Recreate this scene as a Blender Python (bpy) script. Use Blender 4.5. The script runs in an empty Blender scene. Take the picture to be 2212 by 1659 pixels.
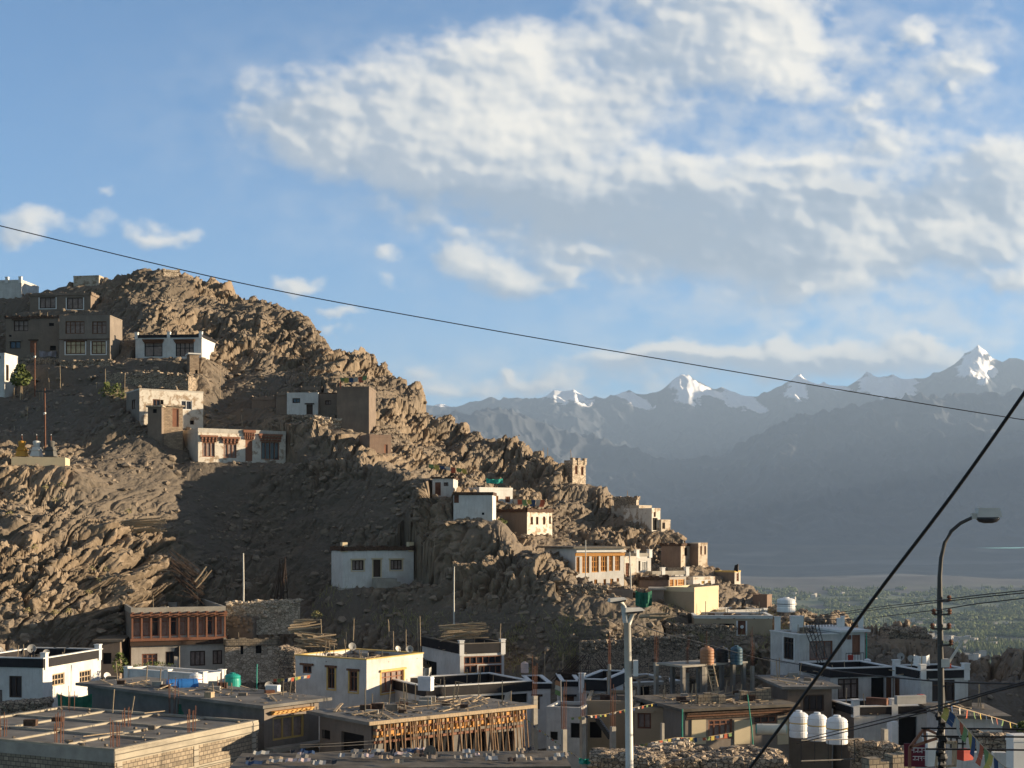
import bpy, math, random
import numpy as np
from mathutils import Vector
R = math.radians
rnd = random.Random(7)
scn = bpy.context.scene
COL = scn.collection
# ---- camera: level, looking +Y, vertical shift ----
F = 3039.0; UC = 1106.0; HV = 1145.0            # focal length, centre column and horizon row of a 2212 px wide picture
cam = bpy.data.cameras.new('camera'); camo = bpy.data.objects.new('camera', cam); COL.objects.link(camo)
camo.rotation_euler = (R(90), 0, 0); camo.location = (0, 0, 0)
cam.sensor_width = 36; cam.sensor_fit = 'HORIZONTAL'; cam.lens = 36 * F / 2212.0
cam.shift_y = (HV - 829.5) / 2212.0
cam.clip_start = 0.5; cam.clip_end = 90000
scn.camera = camo
scn.view_settings.view_transform = 'Standard'; scn.view_settings.look = 'None'
scn.view_settings.exposure = 2.0; scn.view_settings.gamma = 1.0
scn.render.engine = 'CYCLES'
try:
    scn.cycles.use_denoising = True; scn.cycles.max_bounces = 5; scn.cycles.diffuse_bounces = 3; scn.cycles.glossy_bounces = 2
    scn.cycles.volume_bounces = 0; scn.cycles.transparent_max_bounces = 8; scn.cycles.sample_clamp_indirect = 4
except Exception: pass
# ---- sun ----
SUN_EL = 9.5; SUN_PHI = -3.5                     # low sun from the right, a little towards the camera
sd = Vector((math.cos(R(SUN_EL)) * math.cos(R(SUN_PHI)), -math.cos(R(SUN_EL)) * math.sin(R(SUN_PHI)), math.sin(R(SUN_EL))))
sl = bpy.data.lights.new('sun', 'SUN'); sl.energy = 5.0; sl.angle = R(0.5); sl.color = (1.0, 0.80, 0.55)
so = bpy.data.objects.new('sun', sl); COL.objects.link(so); so.rotation_euler = sd.to_track_quat('Z', 'Y').to_euler()
so.location = (60, -20, 60)
def hsh(ix, iy, s):
    h = (ix.astype(np.int64) * 374761393 + iy.astype(np.int64) * 668265263 + s * 1274126177) & 0xffffffff
    h = ((h ^ (h >> 13)) * 1274126177) & 0xffffffff
    h = ((h ^ (h >> 16)) * 2246822519) & 0xffffffff
    return ((h ^ (h >> 15)) & 0xffffff).astype(np.float64) / 16777216.0
def pnoise(x, y, s=0):
    xi = np.floor(x); yi = np.floor(y); xf = x - xi; yf = y - yi
    u = xf * xf * xf * (xf * (xf * 6 - 15) + 10); v = yf * yf * yf * (yf * (yf * 6 - 15) + 10)
    def g(dx, dy):
        a = hsh(xi + dx, yi + dy, s) * 6.2831853
        return np.cos(a) * (xf - dx) + np.sin(a) * (yf - dy)
    return ((g(0, 0) * (1 - u) + g(1, 0) * u) * (1 - v) + (g(0, 1) * (1 - u) + g(1, 1) * u) * v) * 1.4
def fbm(x, y, o=4, s=0, rough=.5):
    r = 0; a = 1
    for i in range(o): r = r + a * pnoise(x, y, s + i * 17); x = x * 2.03; y = y * 2.03; a *= rough
    return r
# ---- world: Nishita sky with clouds ----
W = bpy.data.worlds.new('World'); scn.world = W; W.use_nodes = True
nt = W.node_tree; nt.nodes.clear(); N = nt.nodes; LK = nt.links
def nd(t, **k):
    n = N.new(t)
    for a, b in k.items(): setattr(n, a, b)
    return n
def mth(op, a, b=None, c=None, clamp=False):
    n = nd('ShaderNodeMath', operation=op, use_clamp=clamp)
    for i, s in enumerate((a, b, c)):
        if s is None: continue
        if isinstance(s, (int, float)): n.inputs[i].default_value = s
        else: LK.new(s, n.inputs[i])
    return n.outputs[0]
def vth(op, a, b=None):
    n = nd('ShaderNodeVectorMath', operation=op)
    for i, s in enumerate((a, b)):
        if s is None: continue
        if isinstance(s, tuple): n.inputs[i].default_value = s
        else: LK.new(s, n.inputs[i])
    return n.outputs[1] if op in ('DOT_PRODUCT', 'LENGTH') else n.outputs[0]
def sstep(x, a, b):
    n = nd('ShaderNodeMapRange', interpolation_type='SMOOTHSTEP'); LK.new(x, n.inputs[0])
    n.inputs[1].default_value = a; n.inputs[2].default_value = b
    return n.outputs[0]
def mixc(f, a, b):
    n = nd('ShaderNodeMix', data_type='RGBA')
    for s, i in ((f, 0), (a, 6), (b, 7)):
        if isinstance(s, (int, float)): n.inputs[i].default_value = s
        elif isinstance(s, tuple): n.inputs[i].default_value = s + (1,)
        else: LK.new(s, n.inputs[i])
    return n.outputs[2]
sky = nd('ShaderNodeTexSky', sky_type='NISHITA'); sky.sun_disc = False
sky.sun_elevation = R(SUN_EL); sky.sun_rotation = R(90 + SUN_PHI); sky.altitude = 3500; sky.air_density = 1.0; sky.dust_density = 0.6; sky.ozone_density = 1.5
tc = nd('ShaderNodeTexCoord'); DIR = tc.outputs['Generated']
sep = nd('ShaderNodeSeparateXYZ'); LK.new(DIR, sep.inputs[0])
yy = mth('MAXIMUM', sep.outputs[1], 0.05)
cx = mth('DIVIDE', sep.outputs[0], yy); cz = mth('DIVIDE', sep.outputs[2], yy)
comb = nd('ShaderNodeCombineXYZ'); LK.new(cx, comb.inputs[0]); LK.new(cz, comb.inputs[1])
P0 = comb.outputs[0]                              # tangent-plane coordinates of the direction
def noise(vec, scale, detail=6, rough=0.55, sc=None, out=0):
    n = nd('ShaderNodeTexNoise'); n.inputs['Scale'].default_value = scale; n.inputs['Detail'].default_value = detail
    n.inputs['Roughness'].default_value = rough
    LK.new(vec, n.inputs['Vector']); return n.outputs[out]
# clouds: centre column, centre row, half width, half height, weight
CL = [(820,270,175,95,.95),(1010,215,190,120,1.1),(1180,250,170,130,1.05),(650,230,110,60,.55),(720,320,100,60,.55),(1100,340,200,60,.8),
      (900,330,120,60,.7),(560,215,90,50,.3),(1110,110,70,45,.5),
      (1500,70,190,110,.75),(1640,80,140,85,.9),(1690,170,75,45,.85),(1420,170,100,70,.35),(1560,10,170,60,.6),
      (1560,430,220,62,1.0),(1720,470,160,80,.9),(1440,470,230,75,.9),(1200,450,190,55,.55),(1000,455,220,48,.38),(1760,580,120,60,.9),(1620,560,170,50,.75),(1330,560,110,35,.6),(1830,450,90,30,.5),
      (2010,470,190,80,.75),(2160,420,140,110,.8),(2080,520,120,40,.8),(2230,560,60,200,.2),(2120,560,70,22,.6),(2190,605,55,24,.9),(2130,330,85,28,.6),(1900,520,120,60,.55),
      (1910,300,70,28,.85),(1850,235,34,16,.6),(1965,85,38,28,.85),(2085,145,40,28,.7),(2060,205,22,14,.5),(2000,160,150,120,.28),(2150,60,140,90,.2),
      (1080,595,95,38,.95),(980,565,55,24,.75),(850,545,40,18,.7),(990,520,60,13,.55),(830,610,35,22,.4),(1220,597,30,14,.6),(1245,550,32,20,.8),(1200,630,60,12,.3),
      (640,608,52,18,.9),(745,672,60,14,.7),(720,708,36,11,.55),(355,508,62,26,.85),(100,480,110,34,.75),(30,520,60,22,.6),(235,410,30,18,.4),(270,505,30,15,.3),
      (1700,770,330,26,.9),(1500,765,180,16,.7),(1900,760,230,30,.7),(1990,735,50,14,.7),(1090,806,18,12,.9),(930,775,50,26,.35),(900,800,60,30,.3),(1180,830,170,20,.45),(980,850,120,18,.45),(1400,800,200,30,.4),(1800,800,200,30,.4),
      (1750,350,130,16,.45),(1480,345,80,22,.4),(1380,372,60,18,.5)]
# cloud cover and the light in it, worked out on a grid of directions ahead of the viewer
IW, IH = 1500, 1050; U0, U1, V0, V1 = -500.0, 2700.0, 1150.0, -1090.0
gu, gv = np.meshgrid(np.linspace(U0, U1, IW), np.linspace(V0, V1, IH))
w1 = fbm(gu / 150, gv / 120, 5, 301, .55); w2 = fbm(gu / 150, gv / 120, 5, 331, .55)
fu = gu + w1 * 34; fv = gv + w2 * 24
Dn = np.zeros(gu.shape)
for (u, v, a, b, w) in CL: Dn += w * np.exp(-((fu - u) / (a * 1.06)) ** 2 - ((fv - v) / (b * 1.08)) ** 2)
Dn = np.minimum(Dn, 1.5 - .5 * np.exp(-Dn))
wisp = fbm(gu / 95, gv / 62, 7, 351, .56); bill = 0; am = 1.0; sc = 120.0
for o_ in range(5): bill = bill + am * (1 - 2.2 * np.abs(pnoise(fu / sc + 7 * o_, fv / (sc * .78), 391 + o_))); am *= .55; sc *= .5
bill = bill / 2.1
lowf = fbm(gu / 210 + 3, gv / 130, 3, 551)
body = Dn * (1.12 + .25 * lowf) + (wisp * .30 + bill * .09 + lowf * .14) * np.clip(Dn * 1.8, .12, 1)
thick = np.clip(body - .23, 0, None); cover = 1 - np.exp(-(thick * 2.3) ** 1.3)
veil = sum(w * np.exp(-((gu - u) / a) ** 2 - ((gv - v) / b) ** 2) for (u, v, a, b, w) in [(1800,240,430,250,.40),(850,260,420,170,.24),(1650,560,560,150,.34),(1200,840,560,80,.38),(1950,680,420,100,.32),(1250,470,420,90,.30)])
cover = 1 - (1 - cover) * (1 - np.clip(veil * (1 + .9 * wisp), 0, .6))
acc = np.zeros(gu.shape); kx, ky = 2, 1
def soft_(a, n):
    for _ in range(n): a = (a + np.roll(a, 2, 0) + np.roll(a, -2, 0) + np.roll(a, 2, 1) + np.roll(a, -2, 1)) / 5
    return a
tk_ = soft_(thick, 3)
for i in range(1, 22):                              # how much cloud lies between here and the sun, up and to the right
    st_ = i * 4; sh = np.roll(np.roll(tk_, -st_, 1), -int(st_ * .55), 0); acc += sh * math.exp(-i / 11.0)
acc = soft_(acc, 3); light = np.exp(-acc * .30)
edge_ = np.clip((tk_ - np.roll(np.roll(tk_, -5, 1), -3, 0)) * 1.2, -.12, .2)
def blobs(l):
    r = 0
    for (u, v, a, b, w) in l: r = r + w * np.exp(-((fu - u) / a) ** 2 - ((fv - v) / b) ** 2)
    return r
DARK = blobs([(1450,490,260,60,1.0),(1130,455,260,35,.9),(1020,420,160,25,.5),(1650,560,160,35,.5),(1900,440,120,45,.5),(2100,430,120,50,.6),(1700,800,400,24,.5),(620,215,110,60,.5),(1360,120,120,80,.4),(760,300,60,120,.2),(1080,630,120,14,.5),(2060,570,130,14,.4)])
LITE = blobs([(1680,170,70,55,1.0),(1780,610,70,30,.7),(1860,530,50,60,.8),(2060,500,120,24,.8),(1640,90,120,60,.6),(1150,190,160,110,.6),(1100,90,90,40,.5),(1110,290,180,60,.5),(820,270,160,60,.3),(1080,600,80,26,.6),(355,510,60,20,.4),(100,480,90,24,.4),(640,608,50,16,.4),(1550,760,200,12,.5)])
brt = np.clip(.36 + light * .40 + edge_ * 1.5 + LITE * .44 - DARK * .60 + bill * .09 + wisp * .10, 0, 1)
img = bpy.data.images.new('cloud_field', IW, IH, alpha=True, float_buffer=True); img.colorspace_settings.name = 'Non-Color'
px_ = np.zeros((IH, IW, 4), np.float32); px_[..., 0] = cover; px_[..., 1] = brt; px_[..., 3] = 1
img.pixels.foreach_set(px_.ravel()); img.update()
uv_ = vth('ADD', vth('MULTIPLY', P0, (F / (U1 - U0), F / (V0 - V1), 0)), ((UC - U0) / (U1 - U0), (V0 - HV) / (V0 - V1), 0))
ti = nd('ShaderNodeTexImage', interpolation='Cubic', extension='CLIP'); ti.image = img; LK.new(uv_, ti.inputs[0])
sc_ = nd('ShaderNodeSeparateColor'); LK.new(ti.outputs[0], sc_.inputs[0]); cover_o, bright = sc_.outputs[0], sc_.outputs[1]
cr = nd('ShaderNodeValToRGB'); LK.new(bright, cr.inputs[0])
el = cr.color_ramp.elements
el[0].position = 0.0; el[0].color = (0.115, 0.143, 0.178, 1); el[1].position = 1.0; el[1].color = (0.365, 0.343, 0.305, 1)
e = el.new(0.30); e.color = (0.158, 0.180, 0.208, 1); e = el.new(0.55); e.color = (0.255, 0.257, 0.254, 1)
SKYS = nd('ShaderNodeVectorMath', operation='MULTIPLY'); LK.new(sky.outputs[0], SKYS.inputs[0]); SKYS.inputs[1].default_value = (0.024, 0.0475, 0.0605)
front = sstep(sep.outputs[1], 0.15, 0.4)
# unseen cloud added behind and beside the viewer, dimming and warming the ambient light
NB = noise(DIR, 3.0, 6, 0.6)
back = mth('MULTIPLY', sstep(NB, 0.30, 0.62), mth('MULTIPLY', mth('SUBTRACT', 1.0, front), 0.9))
upm = sstep(sep.outputs[2], 0.0, 0.05)
cc = nd('ShaderNodeVectorMath', operation='SCALE'); LK.new(cr.outputs[0], cc.inputs[0]); cc.inputs[3].default_value = .76
c1 = mixc(mth('MULTIPLY', cover_o, front), SKYS.outputs[0], cc.outputs[0])
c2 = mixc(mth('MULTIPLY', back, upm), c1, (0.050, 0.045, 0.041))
over_ = mth('MULTIPLY', sstep(sep.outputs[2], 0.48, 0.75), 0.75)     # unseen dark cloud added overhead to deepen the shade below
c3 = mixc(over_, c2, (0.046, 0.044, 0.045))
c4 = mixc(sstep(sep.outputs[2], -0.06, -0.01), (0.02, 0.018, 0.016), c3)
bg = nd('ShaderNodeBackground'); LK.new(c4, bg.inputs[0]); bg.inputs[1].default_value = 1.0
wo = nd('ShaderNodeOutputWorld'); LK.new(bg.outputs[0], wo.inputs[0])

# ================= helpers =================
def T(u): return (u - UC) / F
def PX(u, v, Y): return Vector((T(u) * Y, Y, (HV - v) / F * Y))
def tag(o, label=None, cat=None, group=None, kind=None):
    if label: o['label'] = label
    if cat: o['category'] = cat
    if group: o['group'] = group
    if kind: o['kind'] = kind
    return o
def mesh_np(name, verts, faces, mat, parent=None, smooth=False, attrs=None):
    m = bpy.data.meshes.new(name); nv, nf, k = len(verts), len(faces), faces.shape[1]
    m.vertices.add(nv); m.vertices.foreach_set('co', np.ascontiguousarray(verts, np.float32).ravel())
    m.loops.add(nf * k); m.polygons.add(nf)
    m.loops.foreach_set('vertex_index', np.ascontiguousarray(faces, np.int32).ravel())
    m.polygons.foreach_set('loop_start', np.arange(0, nf * k, k, dtype=np.int32))
    m.polygons.foreach_set('loop_total', np.full(nf, k, np.int32))
    m.polygons.foreach_set('use_smooth', np.full(nf, smooth, bool))
    m.update(calc_edges=True)
    for an, av in (attrs or {}).items():
        at = m.attributes.new(an, 'FLOAT', 'POINT'); at.data.foreach_set('value', np.ascontiguousarray(av, np.float32).ravel())
    m.materials.append(mat)
    o = bpy.data.objects.new(name, m); COL.objects.link(o)
    if parent: o.parent = parent
    return o
def grid_faces(nr, nc):
    i = np.arange((nr - 1) * (nc - 1)); r = i // (nc - 1); c = i % (nc - 1); a = r * nc + c
    return np.stack([a, a + 1, a + nc + 1, a + nc], 1)
def ridged(x, y, o=5, s=0):
    r = 0; a = 1; w = 1
    for i in range(o):
        n = 1 - np.abs(pnoise(x, y, s + i * 31)) * 1.6; n = np.clip(n, 0, 1) ** 2 * w; r = r + a * n; w = np.clip(n * 1.6, 0, 1)
        x = x * 2.07; y = y * 2.07; a *= .5
    return r
def facet(x, y, s=0, k=.55, g=1.0):
    xi = np.floor(x); yi = np.floor(y); best = np.full(x.shape, -9.0)
    for dx in (-1, 0, 1):
        for dy in (-1, 0, 1):
            ax, ay = xi + dx, yi + dy
            px = x - (ax + hsh(ax, ay, s)); py = y - (ay + hsh(ax, ay, s + 5))
            val = hsh(ax, ay, s + 9) * .7 + g * ((hsh(ax, ay, s + 13) - .5) * px + (hsh(ax, ay, s + 21) - .5) * py) - k * (px * px + py * py)
            best = np.maximum(best, val)
    return best
def block(x, y, s=0, k=1.5, g=.9, flat=.2):
    xi = np.floor(x); yi = np.floor(y); best = np.full(x.shape, -9.0)
    for dx in (-1, 0, 1):
        for dy in (-1, 0, 1):
            ax, ay = xi + dx, yi + dy
            px = x - (ax + .15 + .7 * hsh(ax, ay, s)); py = y - (ay + .15 + .7 * hsh(ax, ay, s + 5))
            th = hsh(ax, ay, s + 33) * 1.2 - .6; c = np.cos(th); q = np.sin(th)
            m = np.maximum(np.abs(px * c + py * q), np.abs(-px * q + py * c))
            val = hsh(ax, ay, s + 9) * .55 + g * ((hsh(ax, ay, s + 13) - .5) * px + (hsh(ax, ay, s + 21) - .5) * py) - k * np.maximum(0, m - flat)
            best = np.maximum(best, val)
    return best
# ---- material helper ----
MC = {}
def mk(name, col, rough=.85, var=.18, scale=2.0, bump=.15, col2=None, kind=None, spec=.25, metal=0.0, bscale=None, attr=None, emit=None, dist=.03):
    if name in MC: return MC[name]
    m = bpy.data.materials.new(name); m.use_nodes = True; t = m.node_tree; n = t.nodes; l = t.links
    b = n['Principled BSDF']; b.inputs['Roughness'].default_value = rough; b.inputs['Metallic'].default_value = metal
    b.inputs['Specular IOR Level'].default_value = spec
    tcn = n.new('ShaderNodeTexCoord')
    def nz(sc, det=5, vec=None, ro=.6):
        q = n.new('ShaderNodeTexNoise'); q.inputs['Scale'].default_value = sc; q.inputs['Detail'].default_value = det; q.inputs['Roughness'].default_value = ro
        l.new(vec or tcn.outputs['Object'], q.inputs['Vector']); return q.outputs[0]
    def ramp(src, stops):
        r = n.new('ShaderNodeValToRGB'); l.new(src, r.inputs[0]); e = r.color_ramp.elements
        e[0].position, e[0].color = stops[0][0], tuple(stops[0][1]) + (1,); e[1].position, e[1].color = stops[-1][0], tuple(stops[-1][1]) + (1,)
        for p, c in stops[1:-1]: x = e.new(p); x.color = tuple(c) + (1,)
        return r.outputs[0]
    def mix(f, a, c2, bt='MIX'):
        q = n.new('ShaderNodeMix'); q.data_type = 'RGBA'; q.blend_type = bt
        for s, i in ((f, 0), (a, 6), (c2, 7)):
            if isinstance(s, (int, float)): q.inputs[i].default_value = s
            elif isinstance(s, tuple): q.inputs[i].default_value = s + (1,)
            else: l.new(s, q.inputs[i])
        return q.outputs[2]
    lo = tuple(max(0, c * (1 - var * 1.5)) for c in col); hi = tuple(min(1, c * (1 + var)) for c in col)
    base = ramp(nz(scale), [(.3, lo), (.7, hi)])
    hgt = None
    if kind == 'plaster':       # streaks running down and blotches of bare mud
        mp = n.new('ShaderNodeMapping'); mp.inputs['Scale'].default_value = (4, 4, .5); l.new(tcn.outputs['Object'], mp.inputs[0])
        sk = ramp(nz(1.5, 4, mp.outputs[0]), [(.52, (0, 0, 0)), (.75, (1, 1, 1))])
        f = n.new('ShaderNodeMath'); f.operation = 'MULTIPLY'; l.new(sk, f.inputs[0]); f.inputs[1].default_value = .45
        base = mix(f.outputs[0], base, col2 or tuple(c * .5 for c in col))
        bl = ramp(nz(.55, 6, None, .65), [(.46, (0, 0, 0)), (.62, (1, 1, 1))]); f2 = n.new('ShaderNodeMath'); f2.operation = 'MULTIPLY'; l.new(bl, f2.inputs[0]); f2.inputs[1].default_value = .32
        base = mix(f2.outputs[0], base, col2 or tuple(c * .5 for c in col)); base = mix(ramp(nz(9, 3), [(.62, (0, 0, 0)), (.72, (.3, .3, .3))]), base, tuple(c * .45 for c in col))
    elif kind == 'rock':        # every block of stone has its own tone; stained patches and pale fresh breaks
        mp = n.new('ShaderNodeMapping'); mp.inputs['Scale'].default_value = (.9, .9, .5); mp.inputs['Rotation'].default_value = (0, .5, 0); l.new(tcn.outputs['Object'], mp.inputs[0])
        vo = n.new('ShaderNodeTexVoronoi'); vo.inputs['Scale'].default_value = 1.0; l.new(mp.outputs[0], vo.inputs['Vector']); sp = n.new('ShaderNodeSeparateColor'); l.new(vo.outputs['Color'], sp.inputs[0])
        base = mix(.55, base, ramp(sp.outputs[0], [(0, tuple(c * .62 for c in col)), (.55, col), (1, (col[0] * 1.3, col[1] * 1.32, col[2] * 1.35))]))
        base = mix(ramp(nz(.12, 6), [(.5, (0, 0, 0)), (.7, (.6, .6, .6))]), base, (.17, .15, .125)); base = mix(ramp(nz(.3, 6, None, .7), [(.58, (0, 0, 0)), (.72, (.55, .55, .55))]), base, (.26, .165, .105))
    elif kind == 'patchy':
        pt = ramp(nz(1.1, 8, None, .7), [(.5, (0, 0, 0)), (.58, (1, 1, 1))]); base = mix(pt, base, col2)
    elif kind in ('brick', 'block'):
        br = n.new('ShaderNodeTexBrick'); l.new(tcn.outputs['UV'], br.inputs[0])
        br.inputs['Scale'].default_value = 1.0; br.inputs['Mortar Size'].default_value = .022 if kind == 'block' else .012
        br.inputs['Brick Width'].default_value = .30 if kind == 'block' else .38; br.inputs['Row Height'].default_value = .2 if kind == 'block' else .16
        br.inputs['Color1'].default_value = hi + (1,); br.inputs['Color2'].default_value = lo + (1,); br.inputs['Mortar'].default_value = tuple(col2 or (.09, .075, .06)) + (1,)
        br.inputs['Mortar Smooth'].default_value = .3
        base = mix(nz(1.2), br.outputs[0], mix(.5, br.outputs[0], tuple(c * .5 for c in col))); hgt = br.outputs['Fac']
    elif kind == 'stone':
        mp = n.new('ShaderNodeMapping'); mp.inputs['Scale'].default_value = (1, 1, 1.5); l.new(tcn.outputs['Object'], mp.inputs[0])
        wz = n.new('ShaderNodeVectorMath'); wz.operation = 'MULTIPLY_ADD'; nn = n.new('ShaderNodeTexNoise'); nn.inputs['Scale'].default_value = 3; l.new(mp.outputs[0], nn.inputs['Vector'])
        l.new(nn.outputs[1], wz.inputs[0]); wz.inputs[1].default_value = (.15,) * 3; l.new(mp.outputs[0], wz.inputs[2])
        vo = n.new('ShaderNodeTexVoronoi'); vo.inputs['Scale'].default_value = bscale or 3.2; l.new(wz.outputs[0], vo.inputs['Vector'])
        ve = n.new('ShaderNodeTexVoronoi'); ve.feature = 'DISTANCE_TO_EDGE'; ve.inputs['Scale'].default_value = bscale or 3.2; l.new(wz.outputs[0], ve.inputs['Vector'])
        sp = n.new('ShaderNodeSeparateColor'); l.new(vo.outputs['Color'], sp.inputs[0])
        base = ramp(sp.outputs[0], [(.0, tuple(c * .6 for c in col)), (.5, col), (1, hi)])
        ed = ramp(ve.outputs['Distance'], [(.02, (1, 1, 1)), (.10, (0, 0, 0))])
        base = mix(ed, base, tuple(col2 or (.07, .06, .05))); hgt = ed
    elif kind == 'wood':
        mp = n.new('ShaderNodeMapping'); mp.inputs['Scale'].default_value = (14, 14, 1.2); l.new(tcn.outputs['Object'], mp.inputs[0])
        base = ramp(nz(2, 4, mp.outputs[0]), [(.3, lo), (.7, hi)])
    elif kind == 'formed':      # board-marked concrete
        wv = n.new('ShaderNodeTexWave'); wv.bands_direction = 'Z'; wv.inputs['Scale'].default_value = 1.1; wv.inputs['Distortion'].default_value = .6; l.new(tcn.outputs['Object'], wv.inputs[0])
        base = mix(ramp(wv.outputs['Fac'], [(.02, (1, 1, 1)), (.12, (0, 0, 0))]), base, tuple(c * .35 for c in col))
    if attr:                     # second colour where the surface attribute says so
        an = n.new('ShaderNodeAttribute'); an.attribute_name = attr; base = mix(an.outputs['Fac'], base, col2)
    l.new(base, b.inputs['Base Color'])
    if bump > 0:
        bp = n.new('ShaderNodeBump'); bp.inputs['Strength'].default_value = min(1, bump * 2); bp.inputs['Distance'].default_value = dist
        src = nz((bscale or scale * 6) if kind != 'stone' else 14, 5)
        if hgt is not None:
            q = n.new('ShaderNodeMath'); q.operation = 'SUBTRACT'; l.new(src, q.inputs[0]); l.new(hgt, q.inputs[1]); src = q.outputs[0]
        l.new(src, bp.inputs['Height']); l.new(bp.outputs[0], b.inputs['Normal'])
    if emit: b.inputs['Emission Color'].default_value = emit + (1,); b.inputs['Emission Strength'].default_value = 1
    MC[name] = m; return m
# ================= the hill and the town ground =================
# per column: (row, distance) pairs from the foot of the slope to the skyline
HP = {
 -260:[(1430,110),(1250,114),(1110,121),(1012,130),(930,160),(850,168),(790,173),(720,180),(668,187)],
 0:[(1430,112),(1250,116),(1110,123),(1012,131.5),(930,154.5),(850,163.5),(785,170),(715,179),(648,186)],
 150:[(1420,115),(1260,118.5),(1120,125.5),(1030,133),(930,150),(850,160),(785,167),(700,177.5),(620,187)],
 235:[(1420,117),(1270,121),(1140,127),(1060,133),(945,147),(850,158),(785,166),(690,177),(606,188)],
 300:[(1420,119.5),(1300,123),(1190,127.5),(1110,132.5),(985,144),(870,155),(790,165),(690,177),(582,190)],
 345:[(1425,121),(1320,124.5),(1210,128.5),(1135,133),(1000,144),(880,155),(790,165),(690,177),(578,190)],
 420:[(1430,122.5),(1350,126),(1280,129),(1200,133),(1015,146),(890,158),(800,167),(700,179),(602,192)],
 470:[(1435,122),(1372,126.5),(1300,132),(1180,138.5),(1012,148),(890,160),(800,170),(700,181),(608,193)],
 560:[(1445,118),(1375,125),(1290,133),(1160,141),(1008,148.5),(890,161),(800,170),(700,182),(636,190)],
 620:[(1450,118),(1375,125.5),(1280,134),(1150,141),(1000,148),(905,157),(830,168),(740,180),(662,189)],
 680:[(1450,118),(1375,125),(1285,133),(1150,139),(1010,145),(905,156),(830,167),(760,176),(705,185)],
 740:[(1450,118),(1375,124),(1285,131),(1150,137),(1000,143),(930,154),(860,164),(800,172),(760,182)],
 800:[(1450,118),(1375,122.5),(1288,128),(1160,134),(1000,141.5),(965,152),(890,162),(830,171),(764,182)],
 860:[(1450,117),(1380,121),(1290,126),(1170,132),(1020,139),(1000,150),(930,160),(872,169),(810,179)],
 980:[(1450,115.5),(1380,118),(1298,121),(1200,125.5),(1095,131),(1062,147),(1000,156),(948,163),(892,172)],
 1100:[(1455,113.5),(1385,115.5),(1310,118),(1245,121),(1165,125.5),(1148,138),(1085,148),(1026,157),(958,167)],
 1180:[(1460,112),(1390,114),(1318,116.5),(1270,119),(1225,122.5),(1190,137),(1120,146),(1055,153),(990,162)],
 1250:[(1470,111.5),(1395,113.5),(1330,115),(1300,117.5),(1275,120.5),(1240,133),(1170,143),(1100,150),(1050,158)],
 1330:[(1475,111),(1400,113),(1345,115),(1312,118),(1285,121.5),(1260,130),(1210,140),(1145,148),(1078,156)],
 1400:[(1478,112),(1405,114),(1352,116.5),(1320,119),(1290,123),(1265,130),(1225,138),(1165,146),(1108,154)],
 1450:[(1480,115.5),(1408,117),(1360,119),(1330,122),(1302,126),(1275,130),(1245,136),(1205,143),(1150,150)],
 1530:[(1480,115),(1412,117),(1372,119),(1345,122),(1322,125),(1298,129),(1272,133),(1246,138),(1205,144)],
 1600:[(1475,115),(1415,117),(1382,119),(1358,121.5),(1338,124),(1318,127),(1300,131),(1284,135),(1265,140)],
 1680:[(1470,114),(1420,116),(1392,118),(1372,120.5),(1356,123),(1342,126),(1332,129),(1326,132),(1320,136)],
 1750:[(1490,112),(1450,114),(1420,116),(1395,118),(1378,120.5),(1364,123),(1354,126),(1349,129),(1345,133)],
 1860:[(1540,106),(1490,108),(1450,110),(1420,112),(1395,114),(1375,116.5),(1360,119),(1352,122),(1349,126)],
 1960:[(1560,104),(1510,106),(1470,108),(1440,110),(1415,112),(1395,114),(1376,117),(1360,120),(1354,124)],
 2020:[(1570,103),(1520,105),(1485,107),(1455,109),(1432,111),(1412,113),(1394,116),(1383,119),(1380,123)],
 2110:[(1580,102),(1540,104),(1505,106),(1480,108),(1460,110),(1444,112),(1430,115),(1420,118),(1418,122)],
 2212:[(1585,101),(1550,103),(1520,105),(1495,107),(1475,109),(1458,111),(1445,114),(1436,117),(1433,121)],
 2480:[(1590,101),(1560,103),(1530,105),(1505,107),(1485,109),(1470,111),(1455,114),(1448,117),(1445,121)],
}
us = np.array(sorted(HP)); PV = np.array([[p[0] for p in HP[u]] for u in us], float); PY = np.array([[p[1] for p in HP[u]] for u in us], float)
PZ = (HV - PV) / F * PY
TOWN = [(20, -18.0), (50, -17.5), (70, -16.6), (85, -15.8), (96, -14.6), (106, -13.4)]
def profile(u):
    """near-to-far control points of one column -> (Y, z) arrays"""
    y = [p[0] for p in TOWN]; z = [p[1] for p in TOWN]
    yy_ = [np.interp(u, us, PY[:, k]) for k in range(9)]; zz_ = [np.interp(u, us, PZ[:, k]) for k in range(9)]
    keep = [i for i in range(6) if y[i] < yy_[0] - 4]
    Y = [y[i] for i in keep] + yy_; Z = [z[i] for i in keep] + zz_
    t, zt = Y[-1], Z[-1]
    Y += [t + 4, t + 16, t + 60, t + 160]; Z += [zt - .6, zt - 9, min(zt - 45, -40), -75]
    return np.array(Y), np.array(Z)
def ground_z(x, y):
    Y, Z = profile(x / y * F + UC); return float(np.interp(y, Y, Z))
def hit(u, v):
    """distance at which the slope of column u shows at row v (walking uphill)"""
    Y, Z = profile(u); V = HV - Z / Y * F
    for i in range(len(Y) - 1):
        if Y[i] >= 95 and V[i] >= v >= V[i + 1]:
            f = (V[i] - v) / max(1e-6, V[i] - V[i + 1]); return float(Y[i] + f * (Y[i + 1] - Y[i]))
    return float(Y[-5])
NC, NR = 1250, 860
ug = np.linspace(-250, 2470, NC)
Yg = np.zeros((NR, NC)); Zg = np.zeros((NR, NC))
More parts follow.
